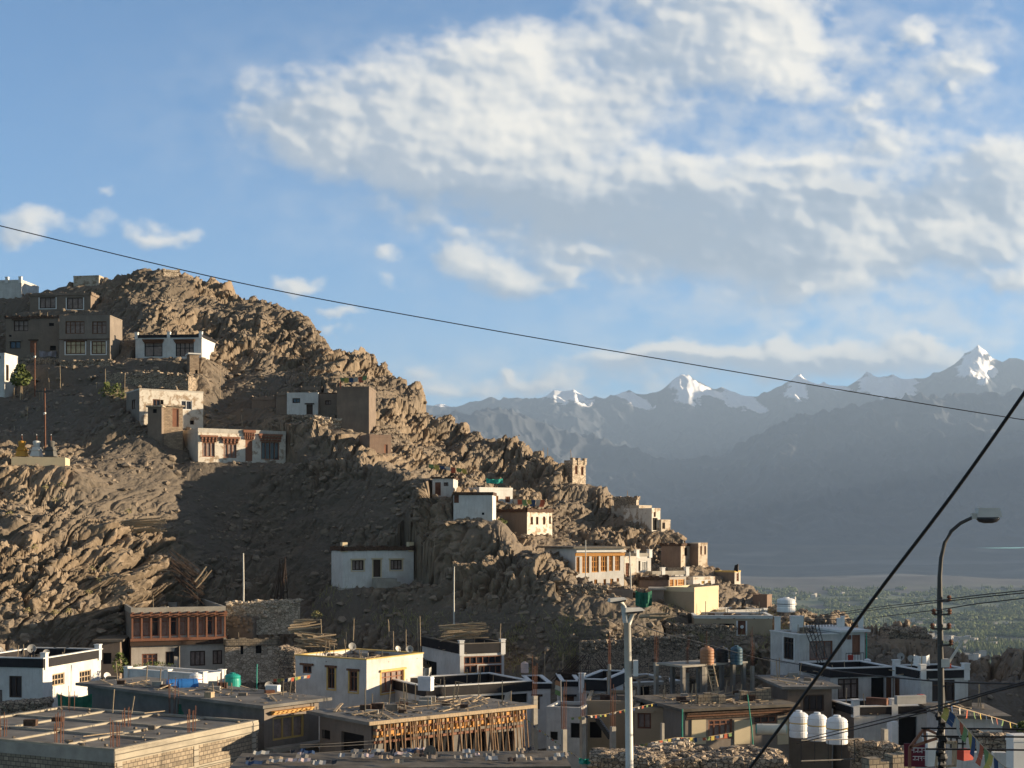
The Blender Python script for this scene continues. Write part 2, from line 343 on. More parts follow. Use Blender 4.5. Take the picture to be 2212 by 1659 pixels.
for j, u in enumerate(ug):
    Y, Z = profile(u); V = HV - Z / Y * F
    # smooth the polyline a little, then spread rows by arc length seen from the camera
    dl = np.hypot(np.diff(Y) * .35, np.diff(Z) * 1.0) * np.where(Y[:-1] < 96, .35, 1) * np.where(Y[:-1] > Y[-5] + 3, .12, 1)
    s = np.concatenate([[0], np.cumsum(dl)]); ss = np.linspace(0, s[-1], NR)
    Yg[:, j] = np.interp(ss, s, Y); Zg[:, j] = np.interp(ss, s, Z)
def blur(a, n, ax):
    for _ in range(n):
        b = a.copy(); sl1 = [slice(None)] * 2; sl2 = [slice(None)] * 2; sm = [slice(None)] * 2
        sl1[ax] = slice(0, -2); sl2[ax] = slice(2, None); sm[ax] = slice(1, -1)
        b[tuple(sm)] = a[tuple(sl1)] * .25 + a[tuple(sm)] * .5 + a[tuple(sl2)] * .25; a = b
    return a
Yg = blur(blur(Yg, 30, 0), 60, 1); Zg = blur(blur(Zg, 30, 0), 60, 1)
Xg = (ug[None, :] - UC) / F * Yg
Ug = np.broadcast_to(ug[None, :], Xg.shape); Vg = HV - Zg / Yg * F
# how rocky each place is (1 = crag, 0 = smooth dirt)
rock = np.full(Xg.shape, 1.0)
def soft(u, v, a, b, amt, ang=0.0):
    global rock
    ca, sa = math.cos(R(ang)), math.sin(R(ang)); du, dv = Ug - u, Vg - v
    p = (du * ca + dv * sa) / a; q = (-du * sa + dv * ca) / b
    rock = rock * (1 - amt * np.clip(1.6 * np.exp(-(p * p + q * q)), 0, 1))
for a in [(60,860,190,95,.9),(150,720,170,90,.85),(330,800,110,34,.85),(330,1010,150,75,.9),(480,1120,90,110,.85),(540,830,80,30,.8),(500,880,60,40,.8),
          (430,1100,60,120,.6,-20),(650,1180,80,130,.65),(800,1100,110,60,.6,30),(900,1340,260,30,.8),(1250,1370,300,42,.95),(1500,1385,260,36,.9),(680,1330,120,40,.7),
          (620,1060,50,60,.5),(1550,1350,80,22,.7),(1180,1330,100,24,.7),(780,1220,110,50,.5)]: soft(*a)
msk = fbm(Xg / 11, (Zg * 1.35 + Yg * .6) / 16, 4, 501); rock = rock * (.42 + .58 * np.clip((msk + .28) * 3.2, 0, 1)); rock = np.clip(rock, 0.06, 1)
rock = rock * np.clip((Yg - 108) / 8, .12, 1)
bb = Zg * 1.35 + Yg * .6; aa = Xg - .42 * bb
wx = fbm(Xg / 9, bb / 9, 3, 3) * 1.1 + fbm(Xg / .8, bb / .8, 2, 13) * .06; wy = fbm(Xg / 9, bb / 9, 3, 8) * 1.1 + fbm(Xg / .8, bb / .8, 2, 18) * .06
A = aa + wx; Bc = bb + wy
big = fbm(Xg / 14, bb / 14, 4, 40) * 2.1
rk = block(A / 6.0, Bc / 10.0, 1, 1.8, 1.2, .25) * 1.35 + block(A / 2.2, Bc / 4.6, 2, 2.4, 1.5, .27) * .95 + block(A / .9, Bc / 1.9, 3, 2.6, 1.7, .26) * .60 + block(A / .40, Bc / .7, 4, 2.4, 1.6, .26) * .30
rk -= .95 * np.exp(-(pnoise(A / 2.4, Bc / 9.5, 201) / .07) ** 2) + .5 * np.exp(-(pnoise(A / 1.1, Bc / 4.5, 211) / .09) ** 2) + .35 * np.exp(-(pnoise(A / 3.5, Bc / 1.6, 221) / .07) ** 2)
rk -= rk.mean() + .35
d = big * (.3 + .7 * rock) + rock * rk \
    + (1 - rock) * (fbm(Xg / 3, bb / 3, 5, 60) * .35 + facet(A / 1.2, Bc / 1.2, 6, .8, 1.0) * .10) + fbm(Xg / .9, bb / .9, 3, 71) * .10
d = np.where(Yg < 112, d * np.clip((Yg - 90) / 22, .05, 1), d)
def normals():
    dXr, dYr, dZr = np.gradient(Xg, axis=0), np.gradient(Yg, axis=0), np.gradient(Zg, axis=0)
    dXc, dYc, dZc = np.gradient(Xg, axis=1), np.gradient(Yg, axis=1), np.gradient(Zg, axis=1)
    nx = dYc * dZr - dZc * dYr; ny = dZc * dXr - dXc * dZr; nz = dXc * dYr - dYc * dXr
    l = np.sqrt(nx * nx + ny * ny + nz * nz) + 1e-9; return nx / l, ny / l, nz / l
nx_, ny_, nz_ = normals()
sgn = np.sign(np.median(nz_)); nx_, ny_, nz_ = nx_ * sgn, ny_ * sgn, nz_ * sgn
Xh, Yh, Zh = Xg + d * nx_, Yg + d * ny_, Zg + d * nz_
PADS = []                                          # footprints levelled for buildings: (x, y, angle, w, depth, z)
def pad(x, y, th, w, dd, z, m=.8): PADS.append((x, y, th, w, dd, z, m))
def apply_pads():
    global Zh
    NZC = fbm(Xh / 1.2, Yh / 1.2, 3, 5) * .2
    for (x, y, th, w, dd, z, m) in PADS:
        lx = (Xh - x) * math.cos(th) + (Yh - y) * math.sin(th); ly = -(Xh - x) * math.sin(th) + (Yh - y) * math.cos(th)
        near_ = (np.abs(Xh - x) < 40) & (np.abs(Yh - y) < 40) & (Yh < PY.max() + 3)
        ex = np.maximum(0, np.maximum(-lx, lx - w)); ey = np.maximum(0, np.maximum(-ly, ly - dd)); dist = np.hypot(ex, ey)
        cut = (ex < .35) & (ly > -.6) & (ly < min(dd, 3.0)) & near_
        nz_c = NZC
        yl = y + np.clip(lx, 0, w) * math.sin(th); sight = z / yl * Yh - .05                    # the slope in front stays below the foot of the wall
        fr = (lx > -.25) & (lx < w + .25) & (ly <= -.55) & (ly > -7) & near_; Zh = np.where(fr, np.maximum(np.minimum(Zh, sight + nz_c * .6), Zh - 3.0 * np.clip((7 + ly) / 3, 0, 1)), Zh)
        up = np.clip(1 - (dist - .5) / 2.2, 0, 1) * near_ * (Zh < z)
        Zh = np.where(cut, np.minimum(Zh, z + nz_c), Zh); Zh = Zh + up * np.clip(z - .05 + nz_c - Zh, 0, 2.5)
def hill_point(u, v):
    """the roughened surface nearest to the pixel"""
    Vh = HV - Zh / Yh * F; Uh = UC + Xh / Yh * F
    k = np.argmin((Uh - u) ** 2 + (Vh - v) ** 2 + np.where(Yh > PY.max() + 1, 1e6, 0)); k = np.unravel_index(k, Zh.shape)
    return Vector((Xh[k], Yh[k], Zh[k]))
# ================= far valley, foothills and snow range =================
SK = [(-300,900),(600,880),(880,885),(930,878),(950,872),(975,880),(1000,871),(1015,864),(1030,866),(1052,857),(1080,862),(1095,859),(1115,857),(1150,863),(1180,851),(1196,838),(1215,841),(1240,838),(1256,850),(1272,857),(1310,860),(1330,852),(1360,842),(1372,848),(1395,849),(1420,846),(1447,824),(1470,809),(1488,809),(1505,820),(1540,838),(1560,836),(1575,841),(1600,851),(1640,853),(1690,833),(1722,808),(1738,818),(1765,826),(1830,832),(1850,820),(1872,806),(1898,813),(1915,811),(1930,806),(1945,814),(1970,819),(2000,815),(2040,801),(2064,783),(2088,762),(2112,746),(2128,752),(2144,770),(2165,779),(2180,770),(2195,772),(2212,778),(2300,760),(2500,790)]
MD = [(-300,1000),(900,905),(1000,882),(1060,893),(1120,905),(1200,925),(1290,955),(1380,985),(1470,1003),(1540,985),(1620,950),(1720,915),(1850,876),(1930,872),(2010,862),(2100,856),(2212,848),(2500,830)]
BS = [(-300,1195),(1000,1188),(1500,1180),(1900,1186),(2212,1182),(2500,1180)]
mu = np.linspace(-220, 2450, 1150)
def ip(tab): a = np.array(tab, float); return np.interp(mu, a[:, 0], a[:, 1])
sk, mdl, bs = ip(SK), ip(MD), ip(BS)
zf = lambda v, Y: (HV - v) / F * Y
rowsY = np.concatenate([np.linspace(9000, 13000, 170), np.linspace(13040, 15000, 40), np.linspace(15040, 17500, 210), np.linspace(17600, 21000, 20)])
MZ = np.zeros((len(rowsY), len(mu)))
z0 = zf(bs, 9000); zm = zf(mdl, 13000); zd = np.minimum(zm - 250, zf(sk, 17500) * .45); zs = zf(sk, 17500)
for i, Y in enumerate(rowsY):
    if Y <= 13000: f = (Y - 9000) / 4000; MZ[i] = z0 + (zm - z0) * (f ** 1.45)
    elif Y <= 15000: f = (Y - 13000) / 2000; MZ[i] = zm + (zd - zm) * min(1, f * 1.0) * (1 - abs(0)) 
    elif Y <= 17500: f = (Y - 15000) / 2500; MZ[i] = zd + (zs - zd) * f ** 1.0
    else: MZ[i] = zs - (Y - 17500) * .5
MX = (mu[None, :] - UC) / F * rowsY[:, None]; MY = np.broadcast_to(rowsY[:, None], MX.shape)
wob = fbm(MX / 1500, MY / 1500, 3, 5) * 260
rg = ridged((MX + wob) / 1500, (MY + wob) / 2600, 6, 11) - .9
near = np.clip((MY - 9000) / 1500, 0, 1) * (1 - .45 * np.exp(-((MY - 17500) / 500.0) ** 2)) 
edge = np.exp(-((MY - 17500) / 260.0) ** 2) * .8 + np.exp(-((MY - 13000) / 200.0) ** 2) * .4
MZ = MZ + rg * 120 * near * (1 - edge) + ridged(MX / 260, MY / 420, 4, 77) * 45 * near - 30 * near
MU = np.broadcast_to(mu[None, :], MX.shape); MV = HV - MZ / MY * F
snow = np.zeros(MX.shape)
for (u, v, a, b, ang) in [(1208,852,34,13,8),(1240,852,28,14,25),(1365,858,32,8,20),(1378,868,24,10,15),(1478,828,20,16,0),(1488,850,22,20,20),(1530,845,40,7,22),(1590,858,22,16,40),(1620,872,30,10,30),(1728,822,10,18,-10),(1722,846,18,14,0),(1745,824,50,4,12),(1810,838,22,6,5),(1890,830,26,20,10),(1935,832,34,20,0),(1912,845,36,12,0),(2112,760,14,16,10),(2100,790,26,20,-30),(2128,800,16,20,35),(2080,800,10,6,0),(956,874,20,4,5),(1960,825,14,10,0)]:
    ca, sa = math.cos(R(ang)), math.sin(R(ang)); du, dv = MU - u, MV - v
    p = (du * ca + dv * sa) / (a * 1.2); q = (-du * sa + dv * ca) / (b * 1.2)
    snow = np.maximum(snow, np.exp(-(p * p + q * q) ** 1.5))
snow = np.where((MY > 14500) & (snow > .06), snow + fbm(MX / 170, MZ / 110, 4, 9) * .55, 0)
snow = np.clip((snow - .22) * 6, 0, 1)
m_far = mk('far_rock', (.050, .056, .066), var=.25, scale=.004, bump=0, col2=(.95, .95, .97), attr='snow')
mo = mesh_np('mountain_range', np.stack([MX, MY, MZ], -1).reshape(-1, 3), grid_faces(*MX.shape), m_far, smooth=True, attrs={'snow': snow})
tag(mo, 'far hazy blue mountain range with snow on its peaks', 'mountains', kind='structure')
# unseen ridge added out of frame to keep sun off far range and valley
rx = np.linspace(0, 1, 90); ry = np.linspace(0, 1, 120)
RX = 8200 + 9000 * rx[None, :] + 0 * ry[:, None]; RY = 4300 + 16700 * ry[:, None] + 0 * rx[None, :]
RZ = -200 + 2350 * np.clip(1 - np.abs(rx[None, :] - .42) / .42, 0, 1) ** .8 * np.clip(ry[:, None] * 4, 0, 1) + (ridged(RX / 2200, RY / 2200, 5, 3) - .9) * 260 * np.clip(np.minimum(rx, 1 - rx)[None, :] * 6, 0, 1)
mo2 = mesh_np('shade_ridge', np.stack([RX, RY, RZ], -1).reshape(-1, 3), grid_faces(120, 90), mk('shade_ridge_rock', (.15, .13, .11), bump=0, scale=.003), smooth=True)
tag(mo2, 'unseen ridge added right of the valley to shade the far range', 'mountains', kind='structure')
# valley floor from the hill out to the foothills
vu = np.linspace(-300, 2520, 420); vy = np.concatenate([np.geomspace(175, 9100, 420)])
VX = (vu[None, :] - UC) / F * vy[:, None] * 1.0; VY = np.broadcast_to(vy[:, None], VX.shape)
vz = np.interp(vy, [175, 300, 700, 1500, 2600, 5200, 7000, 8200, 9100], [-82, -110, -180, -235, -262, -262, -245, -190, -104])
VZ = np.broadcast_to(vz[:, None], VX.shape) + fbm(VX / 900, VY / 900, 4, 2) * np.clip(VY / 60, 0, 14) + fbm(VX / 2500, VY / 900, 3, 22) * np.clip((VY - 5000) / 60, 0, 26)
u_, v_ = np.broadcast_to(vu[None, :], VX.shape), HV - VZ / VY * F
veg = np.clip(fbm(VX / 420, VY / 900, 5, 31) * 1.8 + .75, 0, 1) * np.clip((6300 - VY) / 700, 0, 1)
sand = np.clip((fbm(VX / 1500 + VY / 5000, VY / 420, 5, 55) - .28) * 5, 0, 1) * np.clip((VY - 6400) / 500, 0, 1)
mv = bpy.data.materials.new('valley_floor'); mv.use_nodes = True
def valley_mat():
    t = mv.node_tree; n = t.nodes; l = t.links; b = n['Principled BSDF']; b.inputs['Roughness'].default_value = .95
    tcn = n.new('ShaderNodeTexCoord'); q = n.new('ShaderNodeTexNoise'); q.inputs['Scale'].default_value = .006; q.inputs['Detail'].default_value = 8; l.new(tcn.outputs['Object'], q.inputs[0])
    def rp(c1, c2):
        r = n.new('ShaderNodeValToRGB'); l.new(q.outputs[0], r.inputs[0]); e = r.color_ramp.elements; e[0].position = .35; e[1].position = .65; e[0].color = c1 + (1,); e[1].color = c2 + (1,); return r.outputs[0]
    c = rp((.045, .042, .04), (.08, .072, .065))
    for at, a, b2 in (('veg', (.08, .11, .035), (.16, .18, .07)), ('sand', (.14, .135, .13), (.11, .105, .10))):
        an = n.new('ShaderNodeAttribute'); an.attribute_name = at; mx = n.new('ShaderNodeMix'); mx.data_type = 'RGBA'; l.new(an.outputs['Fac'], mx.inputs[0]); l.new(c, mx.inputs[6]); l.new(rp(a, b2), mx.inputs[7]); c = mx.outputs[2]
    l.new(c, b.inputs['Base Color'])
valley_mat()
vo_ = mesh_np('valley_ground', np.stack([VX, VY, VZ], -1).reshape(-1, 3), grid_faces(*VX.shape), mv, smooth=True, attrs={'veg': veg, 'sand': sand})
tag(vo_, 'wide valley floor with fields and pale river fans', 'valley', kind='structure')
def valley_z(x, y):
    return float(np.interp(y, vy, vz)) 
# poplar and willow woods on the valley floor: one far-off mass
def woods():
    g = np.random.default_rng(5); n = 38000
    Y = 2350 + (6000 - 2350) * g.random(n) ** 1.25; t = T(1300) + (T(2480) - T(1300)) * g.random(n); X = t * Y
    k = fbm(X / 330, Y / 520, 4, 31) * .8 + fbm(X / 90, Y / 260, 3, 37) * .9 + g.random(n) * .35 > .12; X, Y = X[k], Y[k]; n = len(X)
    Z = np.interp(Y, vy, vz) + fbm(X / 900, Y / 900, 4, 2) * np.clip(Y / 60, 0, 14) + fbm(X / 2500, Y / 900, 3, 22) * np.clip((Y - 5000) / 60, 0, 26)
    pop = g.random(n) < np.clip((3700 - Y) / 900, .15, .8); h = np.where(pop, 13 + 8 * g.random(n), 7 + 6 * g.random(n)); r = np.where(pop, 1.5 + g.random(n) * .8, 4 + 5 * g.random(n))
    seg = 6; prof = np.array([[0, .35], [.18, .95], [.5, 1.0], [.8, .6], [1, .05]])
    V = []; Fc = []
    ang = np.arange(seg) / seg * 2 * np.pi
    vv = np.zeros((n, len(prof), seg, 3))
    for i, (hh, rr) in enumerate(prof):
        jit = .7 + .6 * g.random((n, seg)); vv[:, i, :, 0] = X[:, None] + np.cos(ang) * rr * r[:, None] * jit
        vv[:, i, :, 1] = Y[:, None] + np.sin(ang) * rr * r[:, None] * jit; vv[:, i, :, 2] = Z[:, None] + hh * h[:, None] * (.94 + .12 * g.random((n, seg)))
    fs = []
    for i in range(len(prof) - 1):
        for j in range(seg): fs.append([i * seg + j, i * seg + (j + 1) % seg, (i + 1) * seg + (j + 1) % seg, (i + 1) * seg + j])
    fs = np.array(fs); off = (np.arange(n) * len(prof) * seg)[:, None, None]
    o = mesh_np('valley_woods', vv.reshape(-1, 3), (fs[None] + off).reshape(-1, 4), mk('far_leaves', (.13, .155, .05), var=.5, scale=.03, bump=0))
    tag(o, 'far green belt of poplars and willows on the valley floor', 'woods', kind='stuff')
woods()
# ================= building kit =================
ZF = {'A': (0, 548.6, .2480), 'B': (548.6, 685.8, .2480), 'C': (877.8, 932.6, .1984), 'D': (1206.9, 960.1, .1984), 'E': (0, 932.6, .2480), 'F': (0, 1275, .2314),
      'G': (438.9, 1275, .2314), 'H': (822.9, 1275, .2314), 'I': (1206.9, 1275, .2314), 'J': (1700.1, 1275, .2314), 'K': (1289.2, 1124.6, .1488), 'L': (1097.2, 1398.9, .1488),
      'M': (1920.1, 1481.2, .1319), 'N': (1645.8, 1289.2, .124), 'P': (603.5, 1124.6, .1488), 'Q': (0, 603.5, .124), 'S': (0, 795.5, .1736), 'O': (0, 0, 1)}
def zc(Z, x, y):
    a, b, k = ZF[Z]; return a + k * x, b + k * y
class MB:
    def __init__(s): s.v = []; s.f = []; s.m = []
    def quad(s, a, b, c, d, mi=0):
        i = len(s.v); s.v += [Vector(a), Vector(b), Vector(c), Vector(d)]; s.f.append((i, i + 1, i + 2, i + 3)); s.m.append(mi)
    def box(s, x0, x1, y0, y1, z0, z1, mi=0):
        s.hexa([(x0, y0, z0), (x1, y0, z0), (x1, y1, z0), (x0, y1, z0), (x0, y0, z1), (x1, y0, z1), (x1, y1, z1), (x0, y1, z1)], mi)
    def hexa(s, p, mi=0):
        for q in ((0, 3, 2, 1), (4, 5, 6, 7), (0, 1, 5, 4), (1, 2, 6, 5), (2, 3, 7, 6), (3, 0, 4, 7)): s.quad(*[p[k] for k in q], mi)
    def bar(s, p, q, w, h=None, mi=0):
        p, q = Vector(p), Vector(q); h = h or w; d = (q - p)
        if d.length < 1e-6: return
        d.normalize(); up = Vector((0, 0, 1)) if abs(d.z) < .95 else Vector((0, 1, 0)); a = d.cross(up).normalized() * w / 2; b = a.cross(d).normalized() * h / 2
        s.hexa([p - a - b, p + a - b, q + a - b, q - a - b, p - a + b, p + a + b, q + a + b, q - a + b], mi)
    def tube(s, pts, r, seg=8, mi=0, caps=True):
        pts = [Vector(p) for p in pts]; rs = r if isinstance(r, (list, tuple)) else [r] * len(pts); rings = []
        for i, p in enumerate(pts):
            d = (pts[min(i + 1, len(pts) - 1)] - pts[max(i - 1, 0)]).normalized(); up = Vector((0, 0, 1)) if abs(d.z) < .9 else Vector((0, 1, 0))
            a = d.cross(up).normalized(); b = d.cross(a).normalized(); base = len(s.v)
            for k in range(seg): t = 6.28318 * k / seg; s.v.append(p + (a * math.cos(t) + b * math.sin(t)) * rs[i])
            rings.append(base)
        for i in range(len(pts) - 1):
            for k in range(seg): s.f.append((rings[i] + k, rings[i] + (k + 1) % seg, rings[i + 1] + (k + 1) % seg, rings[i + 1] + k)); s.m.append(mi)
        if caps:
            s.f.append(tuple(rings[0] + k for k in range(seg))); s.m.append(mi); s.f.append(tuple(rings[-1] + k for k in reversed(range(seg)))); s.m.append(mi)
    def lathe(s, c, prof, seg=16, mi=0, sq=False):
        c = Vector(c); rings = []
        for (r, z) in prof:
            rings.append(len(s.v))
            for k in range(seg):
                t = 6.28318 * (k + (.5 if sq else 0)) / seg; s.v.append(c + Vector((math.cos(t) * r, math.sin(t) * r, z)))
        for i in range(len(prof) - 1):
            for k in range(seg): s.f.append((rings[i] + k, rings[i] + (k + 1) % seg, rings[i + 1] + (k + 1) % seg, rings[i + 1] + k)); s.m.append(mi)
        s.f.append(tuple(rings[0] + k for k in reversed(range(seg)))); s.m.append(mi); s.f.append(tuple(rings[-1] + k for k in range(seg))); s.m.append(mi)
    def blob(s, c, r, mi=0, jit=.3, n=6):
        base = len(s.v); c = Vector(c); rr = r if isinstance(r, (tuple, list)) else (r, r, r)
        for i in range(1, 4):
            for k in range(n):
                a = 3.14159 * i / 4; t = 6.28318 * k / n; j = 1 + rnd.uniform(-jit, jit)
                s.v.append(c + Vector((math.sin(a) * math.cos(t) * rr[0] * j, math.sin(a) * math.sin(t) * rr[1] * j, math.cos(a) * rr[2] * j)))
        s.v.append(c + Vector((0, 0, rr[2]))); s.v.append(c - Vector((0, 0, rr[2]))); t0, b0 = len(s.v) - 2, len(s.v) - 1
        for k in range(n):
            k2 = (k + 1) % n
            for i in range(2): s.f.append((base + i * n + k, base + (i + 1) * n + k, base + (i + 1) * n + k2, base + i * n + k2)); s.m.append(mi)
            s.f.append((t0, base + k, base + k2)); s.m.append(mi); s.f.append((b0, base + 2 * n + k2, base + 2 * n + k)); s.m.append(mi)
    def build(s, name, mats, parent=None, smooth=False):
        if not isinstance(mats, (list, tuple)): mats = [mats]
        me = bpy.data.meshes.new(name); me.from_pydata([tuple(p) for p in s.v], [], s.f)
        for m in mats: me.materials.append(m)
        me.polygons.foreach_set('material_index', s.m); me.polygons.foreach_set('use_smooth', [smooth] * len(s.f))
        uvl = me.uv_layers.new(name='UVMap').data
        for pl in me.polygons:
            n = pl.normal
            for li in pl.loop_indices:
                p = me.vertices[me.loops[li].vertex_index].co
                if abs(n.z) > .7: uvl[li].uv = (p.x, p.y)
                else:
                    l = math.hypot(n.x, n.y) or 1; uvl[li].uv = ((-n.y * p.x + n.x * p.y) / l, p.z)
        o = bpy.data.objects.new(name, me); COL.objects.link(o)
        if parent: o.parent = parent
        return o
def empty(name, loc, th=0.0, label=None, cat=None, group=None):
    o = bpy.data.objects.new(name, None); COL.objects.link(o); o.location = loc; o.rotation_euler = (0, 0, th); o.empty_display_size = .3
    return tag(o, label, cat, group)
# ---- materials ----
M = dict(
 white=mk('whitewash', (.68, .665, .63), var=.10, scale=.8, kind='plaster', col2=(.42, .38, .33), bump=.08),
 white2=mk('dull_whitewash', (.62, .60, .56), var=.14, scale=.7, kind='plaster', col2=(.34, .30, .26), bump=.1),
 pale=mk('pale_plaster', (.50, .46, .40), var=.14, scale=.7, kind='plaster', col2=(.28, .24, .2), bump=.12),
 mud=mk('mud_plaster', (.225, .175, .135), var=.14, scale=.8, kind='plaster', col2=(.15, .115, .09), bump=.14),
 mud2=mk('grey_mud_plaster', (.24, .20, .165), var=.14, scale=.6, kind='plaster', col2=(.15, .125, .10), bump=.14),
 rust=mk('red_brown_mud', (.25, .175, .13), var=.16, scale=.8, kind='plaster', col2=(.16, .10, .08), bump=.14),
 cream=mk('cream_plaster', (.60, .50, .33), var=.07, scale=.5, bump=.05),
 ochre=mk('tan_plaster', (.40, .31, .21), var=.10, scale=.5, bump=.05),
 patch=mk('peeling_plaster', (.50, .43, .34), var=.12, scale=1, kind='patchy', col2=(.27, .20, .14), bump=.25),
 patch2=mk('flaking_whitewash', (.68, .62, .53), var=.12, scale=1, kind='patchy', col2=(.36, .27, .19), bump=.2),
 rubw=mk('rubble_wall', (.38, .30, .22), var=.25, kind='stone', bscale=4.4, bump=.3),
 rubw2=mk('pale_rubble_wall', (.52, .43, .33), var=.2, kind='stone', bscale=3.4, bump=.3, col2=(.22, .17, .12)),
 conc=mk('concrete', (.36, .33, .28), var=.16, scale=1.2, bump=.12), form=mk('board_marked_concrete', (.38, .335, .26), var=.16, scale=.8, kind='formed', bump=.12),
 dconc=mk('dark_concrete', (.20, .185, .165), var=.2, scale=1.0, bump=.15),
 block=mk('stone_block_wall', (.35, .285, .205), var=.22, kind='block', col2=(.10, .085, .07), bump=.25), adobe=mk('mud_brick_wall', (.40, .30, .21), var=.22, kind='brick', col2=(.13, .10, .08), bump=.25),
 roofm=mk('mud_roof', (.15, .13, .105), var=.35, scale=.7, bump=.2), slab=mk('slab_roof', (.20, .185, .165), var=.3, scale=.5, bump=.12),
 black=mk('black_paint', (.022, .02, .022), rough=.7, var=.2, bump=.03), trimw=mk('white_trim', (.72, .71, .68), var=.06, bump=.03),
 yel=mk('yellow_trim', (.62, .43, .15), var=.12, bump=.03), wood=mk('brown_wood', (.16, .075, .04), rough=.65, var=.25, kind='wood', bump=.05),
 dwood=mk('dark_wood', (.07, .045, .032), rough=.7, var=.25, kind='wood', bump=.05), redw=mk('red_brown_wood', (.25, .115, .07), rough=.7, var=.2, kind='wood', bump=.05),
 orng=mk('orange_wood', (.62, .30, .08), rough=.55, var=.2, kind='wood', bump=.05), logs=mk('bare_logs', (.42, .32, .21), rough=.85, var=.25, kind='wood', bump=.1),
 brush=mk('brushwood', (.10, .06, .04), var=.4, scale=6, bump=.5), glass=mk('window_glass', (.03, .033, .04), rough=.06, var=.1, bump=0, spec=.6),
 glassr=mk('painted_sun_reflection', (.52, .42, .26), rough=.4, var=.25, scale=2.5, bump=0), drape=mk('window_curtain', (.28, .22, .19), var=.25, scale=3, bump=.05),  # amber panes carry the sun's reflection as a painted colour
 dark=mk('painted_interior_shade', (.012, .011, .011), var=.1, bump=0), steel=mk('painted_steel', (.07, .065, .06), rough=.5, var=.2, bump=0, metal=.3), rust_=mk('rusty_steel', (.17, .075, .045), rough=.75, var=.3, bump=.05),
 galv=mk('galvanised_steel', (.58, .555, .50), rough=.55, var=.1, metal=.1, bump=.02), cable=mk('black_cable', (.012, .012, .013), rough=.6, var=.1, bump=0), wire=mk('wire', (.06, .055, .05), rough=.6, var=.1, bump=0),
 green=mk('green_cloth', (.03, .16, .10), rough=.8, var=.25, bump=.05), leaf=mk('garden_leaves', (.13, .16, .05), var=.4, scale=4, bump=0), scrub=mk('dry_scrub', (.30, .27, .12), var=.3, scale=4, bump=0),
 dish=mk('dish_grey', (.34, .33, .31), rough=.6, var=.1, bump=0),
)
GL = M['glass']
def holed(mb, P, L, z0, z1, holes, dep, mi=0):
    xs = sorted({0, L} | {min(max(h[k], 0), L) for h in holes for k in (0, 1)}); zs = sorted({z0, z1} | {min(max(h[k], z0), z1) for h in holes for k in (2, 3)})
    for i in range(len(xs) - 1):
        for j in range(len(zs) - 1):
            xm, zm_ = (xs[i] + xs[i + 1]) / 2, (zs[j] + zs[j + 1]) / 2
            if any(h[0] < xm < h[1] and h[2] < zm_ < h[3] for h in holes): continue
            mb.quad(P(xs[i], zs[j], 0), P(xs[i + 1], zs[j], 0), P(xs[i + 1], zs[j + 1], 0), P(xs[i], zs[j + 1], 0), mi)
    for (a, b, c, d_) in [h[:4] for h in holes]:
        a, b = max(a, 0), min(b, L); c, d_ = max(c, z0), min(d_, z1)
        mb.quad(P(a, c, 0), P(a, d_, 0), P(a, d_, dep), P(a, c, dep), mi); mb.quad(P(b, c, 0), P(b, c, dep), P(b, d_, dep), P(b, d_, 0), mi)
        mb.quad(P(a, c, 0), P(a, c, dep), P(b, c, dep), P(b, c, 0), mi); mb.quad(P(a, d_, 0), P(b, d_, 0), P(b, d_, dep), P(a, d_, dep), mi)
def fbox(mb, P, a, b, c, d_, o0, o1, mi=0):          # a box on a wall face, o0..o1 measured inwards
    mb.hexa([P(a, c, o0), P(b, c, o0), P(b, c, o1), P(a, c, o1), P(a, d_, o0), P(b, d_, o0), P(b, d_, o1), P(a, d_, o1)], mi)
